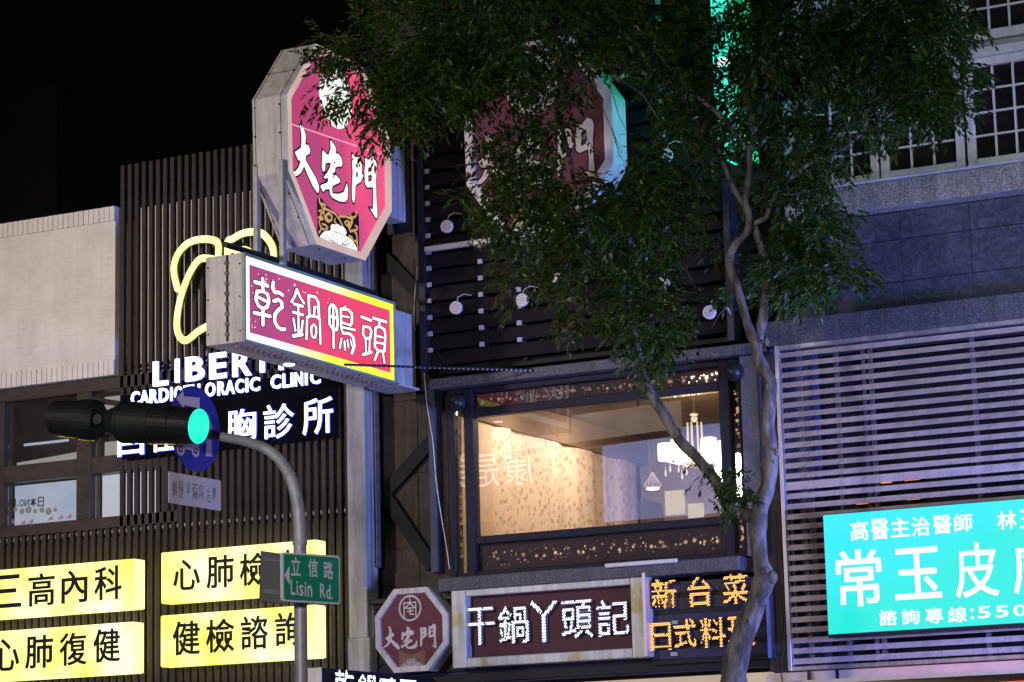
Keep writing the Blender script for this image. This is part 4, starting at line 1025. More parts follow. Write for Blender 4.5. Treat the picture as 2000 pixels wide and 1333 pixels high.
# ---- framed red shop sign 干鍋丫頭記
PF = Plane('Y', 27.30)
fr_r = rectpx(PF, (886.6, 1148), (1261, 1121), (1265.5, 1286), (887.5, 1305.5))
in_r = rectpx(PF, (914, 1165), (1236, 1144), (1238, 1269), (914, 1284))
t5 = thing('framed_shop_sign', 'maroon sign in a weathered steel frame, white diode characters 干鍋丫頭記', 'sign', ((fr_r[0]+fr_r[2])/2, 27.3, fr_r[1]))
R_ = lambda q, y: [(q[0], y, q[1]), (q[2], y, q[1]), (q[2], y, q[3]), (q[0], y, q[3])]
x0, z0, x1, z1_ = fr_r; a0, c0, a1, c1 = in_r
yf_ = 27.24
part('frame_side', MB().box(x0, a0, yf_, 27.46, z0+.0, z1_), M_silverframe, t5, bevel=.008)
part('frame_side', MB().box(a1, x1, yf_, 27.46, z0, z1_), M_silverframe, t5, bevel=.008)
part('frame_rail', MB().box(a0+.002, a1-.002, yf_+.01, 27.46, c1, z1_-.004), M_silverframe, t5, bevel=.008)
part('frame_rail', MB().box(a0+.002, a1-.002, yf_+.01, 27.46, z0+.004, c0), M_silverframe, t5, bevel=.008)
part('board', MB().box(a0, a1, 27.38, 27.40, c0, c1), M_maroon, t5)
part('end_cover', MB().box(x1+.002, x1+.035, 27.2, 27.46, z0+.01, z1_-.0), mat('pinkish_steel', (.5, .42, .45), .4, metal=.3), t5)
PL5 = Plane('Y', 27.37)
for ch, bb in (('干', (912, 1187, 970, 1260)), ('鍋', (977, 1184, 1036, 1257)), ('丫', (1040, 1174, 1093, 1255)), ('頭', (1100, 1173, 1162, 1247)), ('記', (1170, 1172, 1233, 1243))):
    led_char(t5, PL5, ch, pbox(PL5, *bb), E_ledw, mat('led_tray', (.10, .10, .13), .5) if 'led_tray' not in bpy.data.materials else bpy.data.materials['led_tray'], .020, .0074, .006)
# ---- amber LED sign
PA = Plane('Y', 27.36)
brd = rectpx(PA, (1268, 1122), (1500, 1106), (1503, 1286), (1268, 1300))
t6 = thing('amber_led_sign', 'black board with two rows of amber diode characters 新台菜 and 日式料理', 'LED sign', ((brd[0]+brd[2])/2, 27.4, brd[1]))
part('board', MB().box(brd[0], brd[2], 27.40, 27.46, brd[1], brd[3]), M_blackmatte, t6)
for k in range(5):
    zz = brd[1]+.06+k*(brd[3]-brd[1]-.1)/5; part('board_slat', MB().box(brd[0]+.01, brd[2]-.01, 27.385, 27.399, zz, zz+.12), M_navy, t6)
part('side_cover', MB().box(brd[2]+.002, brd[2]+.03, 27.28, 27.46, brd[1], brd[3]-.15), mat('blue_side', (.12, .15, .35), .4), t6)
for ch, bb in (('新', (1276, 1132, 1325, 1189)), ('台', (1346, 1127, 1394, 1185)), ('菜', (1415, 1121, 1465, 1180)),
               ('日', (1275, 1218, 1314, 1271)), ('式', (1320, 1210, 1363, 1267)), ('料', (1371, 1207, 1420, 1265)), ('理', (1425, 1204, 1477, 1262))):
    led_char(t6, PA, ch, pbox(PA, *bb), E_leda, mat('amber_tray', (.12, .07, .05), .5) if 'amber_tray' not in bpy.data.materials else bpy.data.materials['amber_tray'], .020, .0075, .008, .05)
for bb in ((1310, 1122), (1318, 1216), (1316, 1278)):
    c = PA.uv(*bb); part('clip', MB().box(c[0]-.035, c[0]+.035, 27.35, 27.384, c[1]-.02, c[1]+.02), M_clip, t6)
# ---- black diode sign at the very bottom
PB = Plane('Y', 26.6)
_q = PX(629, 1304, -15.25); q0 = (-15.25, _q.z); yq = _q.y; q1 = q0
t7 = thing('lower_led_sign', 'black diode sign with white box end at the bottom edge, only character tops visible', 'LED sign', (q0[0], yq, q0[1]-.6))
part('end_panel', MB().box(q0[0]-.30, q0[0], yq-.02, yq, q0[1]-.6, q0[1]), M_white, t7, bevel=.004)
part('body', MB().box(q0[0]-.28, q0[0]-.003, yq+.002, 27.45, q0[1]-.59, q0[1]-.003), M_blackmatte, t7)
P7 = Plane('X', q0[0])
for ch, bb in (('乾', (646, 1310, 683, 1370)), ('鍋', (692, 1317, 728, 1376)), ('鴨', (734, 1323, 768, 1380)), ('頭', (774, 1328, 806, 1384))):
    bx = pbox(P7, *bb)
    if bx[2] < 27.45: led_char(t7, P7, ch, bx, E_ledw, M_blackmatte, .021, .009, .012)

# ---- small things on the planks: round perforated lamps
for k, (x_, y_, lab, gm) in enumerate(((871, 442, 'greenish round perforated lamp just under the small cream rail', 1), (889, 601, 'round perforated lamp nearest the projecting red sign', 0),
        (1090, 545, 'round perforated lamp behind the leaves at the top of the clip column', 0), (1018, 586, 'round perforated lamp half covered by low leaves left of the tree mass', 0),
        (1293, 554, 'round perforated lamp left of the trunk fork, upper of the two', 0), (1384, 610, 'round perforated lamp left of the trunk fork, lower of the two', 0), (1300, 303, 'round lamp high in the foliage lit green', 1))):
    p = PY(x_, y_, 27.28)
    t = thing('round_lamp', lab, 'lamp', p, 'round perforated lamps on the planks')
    part('housing', MB().disc(p, (0, 1, 0), .078, .05, 24), mat('lamp_white', (.62, .60, .58), .5) if 'lamp_white' not in bpy.data.materials else bpy.data.materials['lamp_white'], t, bevel=.006)
    hb = MB()
    for i in range(-2, 3):
        for j in range(-2, 3):
            if i*i+j*j < 7: hb.disc((p.x+i*.024+(.012 if j % 2 else 0), p.y-.0025, p.z+j*.024), (0, 1, 0), .006, .002, 6)
    part('perforation', hb, M_screw, t)
    part('stem', MB().tube([p+Vector((0, .05, 0)), p+Vector((.0, .16, -.0))], .012, 6), M_darksteel, t)
    part('cable', MB().tube([p+Vector((.01, .03, .075)), p+Vector((.04, .0, .12)), p+Vector((.12, .0, .15)), p+Vector((.16, .12, .15))], .005, 5), M_cream, t)

# ================================================================== right building
rb = thing('granite_building', 'building at right with granite bands, dark polished stone tiles and white gridded windows', 'building', (-8.0, 27.6, 0))
RX0, RX1 = -10.79, -2.0
zband1 = (zat(1520, 629, 27.3)+zat(2000, 571, 27.3))/2; zband0 = (zat(1520, 679, 27.3)+zat(2000, 622, 27.3))/2
part('body', MB().box(-10.5, RX1, 29.6, 36, 0, 14), M_conc_dark, rb)
part('granite_band', MB().box(RX0, RX1, 27.24, 28.2, zband0+.004, zband1), M_granite, rb, bevel=.01)
zsill0 = (zat(1640, 421, 27.2)+zat(2000, 370, 27.2))/2; zsill1 = (zat(1760, 352, 27.2)+zat(2000, 318, 27.2))/2
part('sill_band', MB().box(-10.45, RX1, 27.14, 28.2, zsill0, zsill1), M_pebble, rb, bevel=.012)
part('sill_cap', MB().box(-10.45, RX1, 27.11, 27.6, zsill1+.002, zsill1+.03), M_wall_grey, rb, bevel=.006)
wallb = part('tile_wall', MB().box(-10.6, RX1, 27.44, 28.2, zband1+.003, zsill0-.003), M_joint, rb)
jx = [PY(1763, 520, 27.38).x, PY(1898, 510, 27.38).x]; tw = jx[1]-jx[0]
jz = [zband1+.02, zat(1900, 533, 27.38), zat(1830, 458, 27.38), zsill0-.01]
x = jx[0]-2*tw
while x < RX1-tw:
    xa = max(x, -10.59)
    for z0_, z1__ in zip(jz[:-1], jz[1:]):
        if x+tw-.008 > xa: part('tile', MB().box(xa, x+tw-.007, 27.385+rnd.uniform(-.0015, .0015), 27.438, z0_+.004, z1__-.004), M_tile, wallb)
    x += tw
# white gridded windows
PWN = Plane('Y', 27.30)
def wgrid(x0, x1, z0, z1, nx, nz, y=27.3, f=.09, b=.022, label=None, xs=None):
    w_ = part('window', MB().box(x0, x1, y+.10, y+.11, z0, z1), M_windowdark, rb)
    fr = MB(); fr.box(x0, x0+f, y, y+.12, z0, z1); fr.box(x1-f, x1, y, y+.12, z0, z1); fr.box(x0+f, x1-f, y, y+.12, z0, z0+f*1.2); fr.box(x0+f, x1-f, y, y+.12, z1-f, z1)
    part('window_frame', fr, M_white, w_, bevel=.006)
    ix0, ix1, iz0, iz1 = x0+f, x1-f, z0+f*1.2, z1-f
    for i in range(1, nx): xx = ix0+(ix1-ix0)*i/nx; part('glazing_bar', MB().box(xx-b/2, xx+b/2, y+.03, y+.07, iz0, iz1), M_white, w_)
    for j in range(1, nz): zz = iz0+(iz1-iz0)*j/nz; part('glazing_bar', MB().box(ix0, ix1, y+.034, y+.066, zz-b/2, zz+b/2), M_white, w_)
    for i in range(nx):
        for j in range(nz):
            part('pane', MB().box(ix0+(ix1-ix0)*i/nx+.012, ix0+(ix1-ix0)*(i+1)/nx-.012, y+.05, y+.054, iz0+(iz1-iz0)*j/nz+.012, iz0+(iz1-iz0)*(j+1)/nz-.012), M_glass2, w_)
    return w_
pxw = PWN.uv(1889, 250)[0]; xg1 = PWN.uv(1760, 330)[0]; xg2 = PWN.uv(1872, 300)[0]
pane_w = PWN.uv(1975, 230)[0]-PWN.uv(1935, 235)[0]
zg0 = zsill1+.035; zph = (PWN.uv(1970, 160)[1]-PWN.uv(1970, 296)[1])/3
pane_h = zph
zg1 = zg0+.11+4*pane_h+.09
wA = xg2-.0; 
x = wA+.10; 
wgrid(x, x+.18+4*pane_w, zg0, zg1, 4, 4)
wgrid(wA-.03-(.18+3*pane_w), wA-.03+.12-.03, zg0, zg1, 3, 4)
wgrid(wA-.06-2*(.18+3*pane_w), wA-.06-(.18+3*pane_w), zg0, zg1, 3, 4)
part('pier', MB().box(-10.5, wA-.075-2*(.18+3*pane_w), 27.36, 28.2, zg0-.03, 13.8), mat('green_grey_render', (.32, .36, .32), .8, var=.15), rb)
part('window_head', MB().box(-10.45, RX1, 27.22, 28.2, zg1+.004, zg1+.10), M_white, rb, bevel=.01)
part('string_course', MB().box(-10.45, RX1, 27.30, 28.2, zg1+.104, zg1+.17), M_wall_grey, rb)
x = wA+.10
wgrid(x, x+.18+4*pane_w, zg1+.20, zg1+.20+.2+2*pane_h, 4, 2)
wgrid(wA-.03-(.18+3*pane_w), wA-.03+.09, zg1+.20, zg1+.20+.2+2*pane_h, 3, 2)
part('upper_wall', MB().box(-10.45, RX1, 27.34, 28.2, zg1+.20+.2+2*pane_h+.01, 13.8), M_wall_grey, rb)
part('backing_wall', MB().box(-10.45, RX1, 27.46, 28.2, zg0-.03, zg1+.2+.2+2*pane_h), M_conc_dark, rb)

# aluminium louvre screen
PLV = Plane('Y', 27.30)
lx0 = PY(1516, 700, 27.28).x; zlt = zband0-.0; zlb = (zat(1546, 1310, 27.28)+zat(1800, 1299, 27.28))/2
xl_ = (PY(1512.5, 700, 27.28).x+PY(1543, 1280, 27.28).x)/2
lv = MB(); lv.box(xl_, xl_+.045, 27.24, 27.34, zlb, zlt); lv.box(xl_+.045, RX1, 27.245, 27.34, zlb, zlb+.045); lv.box(xl_+.045, RX1, 27.245, 27.34, zlt-.05, zlt)
zmid = zat(1700, 936, 27.28); lvu = MB()
for pv in (1563, 1636, 1690, 1703, 1904):
    xx = PY(pv, 800, 27.4).x; lvu.box(xx-.02, xx+.02, 27.40, 27.46, zlb, zlt)
lo = part('louvre_screen', lv, M_aluframe, rb, bevel=.004); part('upright', lvu, mat('dark_upright', (.10, .09, .10), .6), lo)
nsl = 31; dz = (zlt-.05-(zlb+.045))/nsl
for k in range(nsl):
    zz = zlb+.045+k*dz+.5*dz
    h = .064 if abs(zz-zmid) > dz*.6 else .095
    # split at the jointed verticals with a slightly uneven lap
    for a_, b_ in ((xl_+.047, PY(1703, 800, 27.3).x), (PY(1703, 800, 27.3).x+.003, RX1)):
        jit = rnd.uniform(-.003, .003)
        part('louvre_slat', MB().prism([(a_, 27.26+jit, zz-h/2), (a_, 27.268+jit, zz-h/2), (a_, 27.315+jit, zz+h/2), (a_, 27.30+jit, zz+h/2)], (b_-a_, 0, 0)), M_alu, lo)
    for sx_ in (PY(1703, 800, 27.3).x, PY(1904, 800, 27.3).x):
        pass
part('room_back', MB().box(-10.75, RX1, 28.3, 28.4, 3.2, zband0), mat('dark_blue_room', (.004, .005, .011), .6, var=.4, scale=2), rb)
part('inner_column', MB().box(PY(1540, 800, 27.9).x, PY(1590, 800, 27.9).x, 27.8, 28.1, 3.3, zband0-.01), mat('bluish_column', (.05, .06, .12), .6), rb)
for (a_, b_) in (((1666, 936), (1700, 943)), ((1720, 936), (1741, 943)), ((1766, 931), (1795, 937)), ((1672, 976), (1705, 983)), ((1770, 969), (1796, 975))):
    A_, B_ = PY(*a_, 28.0), PY(*b_, 28.0); part('inner_light', MB().box(A_.x, B_.x, 28.0, 28.02, B_.z, A_.z), E_orange, rb)

# cyan clinic sign
PG = Plane('Y', 27.02)
ga = PG.uv(1605, 1003.8); gb = PG.uv(1617, 1242.5); gc = PG.uv(2000, 974.5); gd = PG.uv(2000, 1226.7)
gx0 = (ga[0]+gb[0])/2; gz1 = (ga[1]+gc[1])/2; gz0 = (gb[1]+gd[1])/2
t8 = thing('cyan_lightbox', 'bright cyan lightbox with white characters 常玉皮膚 mounted on the aluminium louvres', 'lightbox sign', (gx0+1.4, 27.02, gz0))
part('casing', MB().box(gx0, gx0+3.6, 27.04, 27.22, gz0-.0, gz1), M_darksteel, t8, bevel=.006)
part('face', MB().box(gx0+.012, gx0+3.59, 27.02, 27.036, gz0+.035, gz1-.01), E_cyan, t8)
for ch, bb in (('高', (1661, 1018, 1696, 1056)), ('醫', (1702, 1014, 1735, 1054)), ('主', (1740, 1012, 1777, 1049)), ('治', (1781, 1010, 1816, 1047)), ('醫', (1823, 1007, 1858, 1043)), ('師', (1864, 1004, 1899, 1039)), ('林', (1948, 998, 1985, 1034)), ('玉', (1992, 996, 2025, 1031)),
               ('常', (1634, 1074, 1722, 1185)), ('玉', (1747, 1070, 1838, 1170)), ('皮', (1865, 1060, 1950, 1167)), ('膚', (1978, 1052, 2070, 1160)),
               ('諮', (1718, 1192, 1752, 1222)), ('詢', (1762, 1190, 1796, 1220)), ('專', (1808, 1188, 1842, 1218)), ('線', (1852, 1186, 1888, 1216)), (':', (1896, 1189, 1902, 1210)), ('5', (1910, 1185, 1935, 1208)), ('5', (1945, 1183, 1970, 1206)), ('0', (1979, 1181, 2006, 1204))):
    part('character', glyph_in(PG, ch, pbox(PG, *bb), .0, .008 if bb[3]-bb[1] < 60 else .008, .02, .012), E_cyanw, t8)

# soffit, red strip and hangers at the bottom
part('soffit', MB().box(-11.1, RX1, 25.6, 27.5, 3.10, 3.14), E_soffit, rb)
part('soffit_fascia', MB().box(-13.8, -10.95, 27.36, 27.5, zat(1250, 1345, 27.4), zat(1250, 1327, 27.4)), emis('warm_fascia', (.8, .6, .42), .55, var=.2), rest)
part('under_fascia', MB().box(xl_-.3, RX1, 27.34, 27.44, 3.14, zlb-.01), mat('fascia_cream', (.62, .5, .38), .6), rb)
A_ = PY(1700, 1326, 27.0)
part('red_strip', MB().box(A_.x, RX1, 26.98, 27.0, A_.z-.12, A_.z-.0), E_red, rb)
for pxh in (1580, 1635):
    p = PY(pxh, 1312, 27.2); part('hanger', MB().box(p.x-.015, p.x+.015, 27.18, 27.22, p.z-.15, p.z+.02), M_darksteel, rb)
lamp('soffit_light', 'AREA', (-9.6, 26.7, 2.7), (1, .82, .6), 7, .8, (-9.6, 27.0, 4))

# ================================================================== tall green sign behind the tree
gx = PY(1396, 150, 26.6)
t9 = thing('green_vertical_sign', 'tall glowing green vertical sign seen in gaps through the tree crown', 'lightbox sign', (gx.x, 26.6, PY(1430, 300, 26.6).z))
g1 = PY(1434, 150, 26.6)
part('face', MB().box(gx.x, g1.x, 26.59, 26.60, PY(1420, 300, 26.6).z, 13.2), E_green, t9)
part('side', MB().box(g1.x+.001, g1.x+.012, 26.6, 27.2, PY(1420, 300, 26.6).z, 13.2), E_greenside, t9)
part('inner_side', MB().box(gx.x-.012, gx.x-.001, 26.6, 27.2, PY(1420, 300, 26.6).z, 13.2), emis('green_lit_flank', (.0, .75, .45), 4.5), t9)
part('casing', MB().box(gx.x, g1.x, 26.603, 27.3, PY(1420, 300, 26.6).z+.01, 13.19), M_darksteel, t9)
for k in range(2):
    z0_ = PY(1420, 290, 26.6).z+.2+k*.75
    part('white_patch', MB().box(gx.x+.05, g1.x-.04, 26.58, 26.589, z0_, z0_+.10), E_cyanw, t9, bevel=.003)

# ================================================================== traffic signal, pole and road signs
YP = 20.0
def pp2(x, y, yy=YP): return PY(x, y, yy)
pole = thing('signal_pole', 'grey galvanised pole bending left at the top, carrying the signals and road signs', 'pole', (pp2(587, 1333).x, YP, 0))
pb = pp2(586, 1040)
pts = [pp2(300, 832), pp2(430, 853), pp2(474, 861), pp2(516, 875), pp2(545, 897), pp2(566, 930), pp2(578, 968), pp2(584, 1010), pp2(586, 1060)]
sm = smooth(pts, 4); rad = [.040+.018*min(1, i/(len(sm)-1)*1.1) for i in range(len(sm))]
base_pt = Vector((pp2(587, 1300).x, YP, 0))
xb = pp2(587, 1200).x
sm2 = sm[:-1]+[Vector((xb, YP, pb.z-.15)), Vector((xb, YP, 2.0)), Vector((xb, YP, .004))]
rad2 = rad[:-1]+[.0585, .0585, .0585]
part('pipe', MB().tube(sm2, rad2, 18), M_galv, pole, smooth=True)
part('collar', MB().tube([sm[20]-(sm[20]-sm[19])*.2, sm[20]+(sm[20]-sm[19])*.2], rad[20]+.006, 18), M_galv, pole, smooth=True)
part('base_flange', MB().box(xb-.16, xb+.16, YP-.16, YP+.16, .0, .02), M_galv, pole)
for yy_ in (1060, 1178):
    z_ = pp2(587, yy_).z; part('clamp', MB().tube([(xb, YP, z_-.02), (xb, YP, z_+.02)], .068, 16), M_galv, pole)

# signals: green lens pointing to the camera's right
lc = pp2(388, 833, YP-.55); lensdir = Vector((.80, -.60, -.02)).normalized()
# axis of the row of visors seen in the photo runs left, slightly up
tail = PY(200, 822, lc.y+.04); ax = (lc-tail)
sig = thing('traffic_signal', 'dark round traffic signal with its green lens lit, in front of the blue disc sign', 'traffic light', lc)
d = ax.normalized(); Lg = ax.length
nrm_l = Vector((.62, -.76, -.05)).normalized()
rl = .158
def hood(name, a_, b_, ra, rb_, m_, **k):
    return part(name, MB().tube([lc-d*a_, lc-d*b_], [ra, rb_], 28), m_, sig, smooth=False, **k)
lens_pts = []
side = d.cross(Vector((0, 0, 1))).normalized(); upd = side.cross(d)
part('visor', MB().tube([lc-d*.004, lc-d*.28], [.160, .166], 32, False), M_sigblack, sig)
part('visor', MB().tube([lc-d*.24, lc-d*.50], [.172, .176], 32, True), M_sigblack, sig)
part('housing', MB().tube([lc-d*.46, lc-d*.80, lc-d*.86], [.182, .190, .170], 32, True), M_sigdark, sig)
part('housing_rim', MB().tube([lc-d*.80, lc-d*.83], [.196, .196], 32, True), M_sigdark, sig)
part('rear_cone', MB().tube([lc-d*.86, lc-d*1.02, lc-d*1.12], [.17, .10, .05], 24, True), M_sigdark, sig)
lens = MB(); ring = [lc+side*(math.cos(t)*.157)+upd*(math.sin(t)*.157) for t in np.linspace(0, 2*math.pi, 33)[:-1]]
lens.add([lc+d*.03]+ring, [(0, 1+i, 1+(i+1) % 32) for i in range(32)])
part('lens', lens, E_signal, sig)
for a_, b_ in ((.26, .55), (.50, .80)):
    part('edge_strip', MB().bar(lc-d*a_-Vector((0, 0, .178)), lc-d*b_-Vector((0, 0, .188)), .02, .008), M_yellowedge, sig)
# its twin facing the other way
sg2 = thing('traffic_signal', 'unlit dark traffic signal facing away, left of the lit green signal', 'traffic light', lc-d*1.5)
l2 = lc-d*1.06
part('housing', MB().tube([l2-d*.06, l2-d*.12, l2-d*.26], [.14, .19, .185], 32), M_sigdark, sg2)
part('visor', MB().tube([l2-d*.26, l2-d*.42], [.176, .172], 32), M_sigblack, sg2)
part('visor', MB().tube([l2-d*.40, l2-d*.56], [.168, .162], 32, True), M_sigblack, sg2)
part('edge_strip', MB().bar(l2-d*.12-Vector((0, 0, .19)), l2-d*.30-Vector((0, 0, .188)), .02, .008), M_yellowedge, sg2)
part('edge_strip', MB().bar(l2-d*.34-Vector((0, 0, .176)), l2-d*.54-Vector((0, 0, .172)), .02, .008), M_yellowedge, sg2)
br = thing('signal_bracket', 'dark bracket bars joining the two traffic signals to the pole arm', 'bracket', lc-d*1.12)
part('bar', MB().bar(lc-d*.9+Vector((0, .1, .17)), l2-d*.25+Vector((0, .1, .20)), .05, .05), M_sigdark, br)
part('bar', MB().bar(lc-d*.8-Vector((0, -.1, .17)), l2-d*.2-Vector((0, -.1, .12)), .04, .04), M_sigdark, br)
part('joint', MB().tube([lc-d*1.02-Vector((0, .1, 0)), lc-d*1.02+Vector((0, .35, 0))], .045, 14), M_sigdark, br)
part('joint_ring', MB().tube([lc-d*1.05-Vector((0, .13, 0)), lc-d*1.05-Vector((0, .10, 0))], [.05, .05], 14), M_sigdark, br)
part('hanger_arm', MB().tube([lc-d*1.02+Vector((0, .35, 0)), pts[0]], .035, 10), M_galv, br)

# blue mandatory disc and plate (stand in planes across the street)
def gplane(px, py, yy, ang):
    o = PY(px, py, yy); U = Vector((math.sin(R(ang)), math.cos(R(ang)), 0)); N = Vector((math.cos(R(ang)), -math.sin(R(ang)), 0))
    return Plane('G', 0, o, U, N)
GB = gplane(381, 838, YP-.12, 1.0)
t10 = thing('blue_disc_sign', 'blue round road sign with white arrows and a scooter, behind the green signal', 'road sign', GB.o)
edge_t = GB.uv(372, 748); edge_b = GB.uv(392, 928); rr0 = (edge_t[1]-edge_b[1])/2; cz_ = (edge_t[1]+edge_b[1])/2
ul = GB.uv(335, 838)[0]; ur = GB.uv(428, 838)[0]; cu = (ul+ur)/2; ru = (ur-ul)/2
rdisc = (rr0+ru)/2
part('disc', MB().prism([GB.w(cu+math.cos(t)*rdisc, cz_+math.sin(t)*rdisc, -.004) for t in np.linspace(0, 2*math.pi, 49)[:-1]], GB.N*-.006), M_signblue, t10)
def poly_on(pl, z, pts, n=.002):
    q = to_plane(pl, z, pts); return MB().add([pl.w(u, v, n) for u, v in q], [tuple(range(len(q)))])
ZB = (300, 730, 4.76)
part('left_arrow', poly_on(GB, ZB, [(207, 232), (276, 155), (280, 212), (427, 224), (427, 324), (283, 292), (283, 332)]), M_signwhite, t10)
part('up_arrow', poly_on(GB, ZB, [(484, 768), (488, 508), (470, 500), (503, 378), (558, 515), (532, 512), (542, 772)]), M_signwhite, t10)
sc = MB()
for c_, r_ in (((250, 700), 1), ((388, 715), 1)):
    u_, v_ = to_plane(GB, ZB, [c_])[0]
    a = []
    for t in np.linspace(0, 2*math.pi, 21)[:-1]: a.append((u_+math.cos(t)*.062, v_+math.sin(t)*.062))
    b2 = [(u_+math.cos(t)*.036, v_+math.sin(t)*.036) for t in np.linspace(0, 2*math.pi, 21)[:-1]]
    sc = MB(); sc.add([GB.w(*q, .002) for q in a+b2], [(i, (i+1) % 20, 20+(i+1) % 20, 20+i) for i in range(20)])
    sc.add([GB.w(u_+math.cos(t)*.016, v_+math.sin(t)*.016, .002) for t in np.linspace(0, 2*math.pi, 9)[:-1]], [tuple(range(8))]); part('scooter_wheel', sc, M_signwhite, t10)
pass
part('scooter_body', poly_on(GB, ZB, [(222, 650), (262, 620), (280, 640), (300, 600), (330, 590), (400, 620), (425, 670), (400, 690), (350, 712), (292, 700), (285, 672), (240, 668)], .003), M_signwhite, t10)
part('bracket', MB().bar(GB.w(cu, cz_, -.012), GB.w(cu+.02, cz_-.02, -.30), .04, .04), M_galv, t10)
GPp = gplane(381, 960, YP-.15, 3.0)
t11 = thing('white_text_plate', 'white rectangular plate with faded black characters below the blue disc', 'road sign', GPp.o)
c4 = [GPp.uv(*p) for p in ((330, 922), (432, 938), (432, 998), (328, 983))]
u0_, u1_ = (c4[0][0]+c4[3][0])/2, (c4[1][0]+c4[2][0])/2; v1_ = (c4[0][1]+c4[1][1])/2; v0_ = (c4[2][1]+c4[3][1])/2
part('plate', MB().prism([GPp.w(u, v, 0) for u, v in ((u0_, v0_), (u1_, v0_), (u1_, v1_), (u0_, v1_))], GPp.N*-.006), M_signwhite, t11, bevel=.003)
for ch, bb in (('機', (336, 940, 346, 970)), ('慢', (348, 938, 358, 974)), ('車', (362, 942, 372, 966)), ('兩', (375, 946, 386, 976)), ('段', (388, 948, 398, 974)), ('左', (403, 953, 412, 982)), ('轉', (415, 952, 421, 978))):
    part('character', glyph_in(GPp, ch, pbox(GPp, *bb), .002, .004), M_fade, t11)
ln = pbox(GPp, 334, 985, 420, 991)
part('strap', MB().bar(GPp.w((u0_+u1_)/2, v1_, -.01), GB.w(cu, cz_-rdisc, -.012), .04, .006, (1, 0, 0)), M_galv, t11)

# green street-name sign
GS = gplane(608, 1130, YP-.16, 20.0)
c4 = [GS.uv(*p) for p in ((552, 1077), (664, 1088), (664, 1183), (551, 1173))]
u0_, u1_ = (c4[0][0]+c4[3][0])/2, (c4[1][0]+c4[2][0])/2; v1_ = (c4[0][1]+c4[1][1])/2; v0_ = (c4[2][1]+c4[3][1])/2
t12 = thing('street_name_sign', 'green street name plate reading 立信路 Lisin Rd. on the pole', 'road sign', GS.o)
def rrect(u0, v0, u1, v1, r, n=5):
    out = []
    for cx_, cy_, a0 in ((u1-r, v1-r, 0), (u0+r, v1-r, 90), (u0+r, v0+r, 180), (u1-r, v0+r, 270)):
        for k in range(n+1): t = R(a0+90*k/n); out.append((cx_+math.cos(t)*r, cy_+math.sin(t)*r))
    return out
part('plate_edge', MB().prism([GS.w(u, v, 0) for u, v in rrect(u0_, v0_, u1_, v1_, .03)], GS.N*-.03), M_signwhite, t12)
part('plate', MB().prism([GS.w(u, v, .003) for u, v in rrect(u0_+.016, v0_+.016, u1_-.016, v1_-.016, .022)], GS.N*-.002), M_signgreen, t12)
part('arrow', poly_on(GS, (400, 1000, 4), [(619, 495), (660, 420), (660, 570)], .005), M_signwhite, t12)
Zs = 4.0
for ch, bb in (('立', (671, 350, 747, 500)), ('信', (805, 365, 880, 512)), ('路', (925, 388, 1000, 528)), ('L', (668, 530, 705, 650)), ('i', (714, 540, 726, 652)), ('s', (735, 570, 768, 660)), ('i', (778, 548, 790, 660)), ('n', (800, 575, 836, 665)),
               ('R', (897, 560, 940, 672)), ('d', (945, 570, 980, 682)), ('.', (986, 668, 998, 682))):
    b2 = (400+bb[0]/Zs, 1000+bb[1]/Zs, 400+bb[2]/Zs, 1000+bb[3]/Zs)
    part('character', glyph_in(GS, ch, pbox(GS, *b2), .005, .016), M_signwhite, t12)
part('bracket', MB().box(xb-.02, xb+.02, YP-.16, YP-.05, pp2(587, 1130).z-.03, pp2(587, 1130).z+.03), M_galv, t12)
GN = gplane(540, 1128, YP+.1, 60.0)
t13 = thing('street_name_sign', 'grey back of a second street name plate sticking out behind the green one', 'road sign', GN.o)
c4 = [GN.uv(*p) for p in ((509, 1076), (560, 1083), (560, 1182), (506, 1174))]
part('plate', MB().prism([GN.w(u, v, 0) for u, v in c4], GN.N*-.02), mat('plate_back', (.05, .05, .05), .5, var=.2), t13, bevel=.004)
c5 = [GN.uv(*p) for p in ((516, 1088), (556, 1094), (556, 1101), (516, 1096))]; c6 = [GN.uv(*p) for p in ((515, 1150), (556, 1156), (556, 1166), (515, 1160))]
for c_ in (c5, c6): part('stiffener', MB().prism([GN.w(u, v, .004) for u, v in c_], GN.N*.02), M_black, t13)

# ================================================================== trees
YT = 23.6
def limb(pts, dy=0.0, k=1.0):
    """pts: (px, py, width px[, y offset])"""
    P = []; Rr = []
    for p in pts:
        y = YT+dy+(p[3] if len(p) > 3 else 0); q = PY(p[0], p[1], y); P.append((q.x, q.y, q.z, p[2]/2/ (FPX/((q-CAM).dot(FWD)))*k))
    out = []; A = [Vector(p[:3]) for p in P]; r = [p[3] for p in P]; n = 4
    for i in range(len(A)-1):
        p0, p1, p2, p3 = A[max(i-1, 0)], A[i], A[i+1], A[min(i+2, len(A)-1)]
        for kk in range(n):
            t = kk/n; out.append((.5*((2*p1)+(p2-p0)*t+(2*p0-5*p1+4*p2-p3)*t*t+(3*p1-p0-3*p2+p3)*t**3), r[i]+(r[i+1]-r[i])*t))
    out.append((A[-1], r[-1])); return [o[0] for o in out], [o[1] for o in out]
tr0 = PY(1430, 1333, YT)
tree = thing('street_tree', 'leafy street tree with pale crooked trunk in front of the restaurant', 'tree', (tr0.x-.1, YT, .14))
trunk = [(1433, 1333, 52), (1436, 1298, 50), (1453, 1236, 46), (1480, 1170, 38), (1492, 1132, 44), (1487, 1103, 31), (1482, 1070, 31), (1479, 1029, 37), (1486, 987, 34), (1500, 946, 30), (1507, 888, 26), (1500, 842, 27), (1501, 800, 27), (1505, 751, 25), (1490, 721, 26), (1479, 691, 23), (1477, 665, 25)]
P_, R__ = limb(trunk)
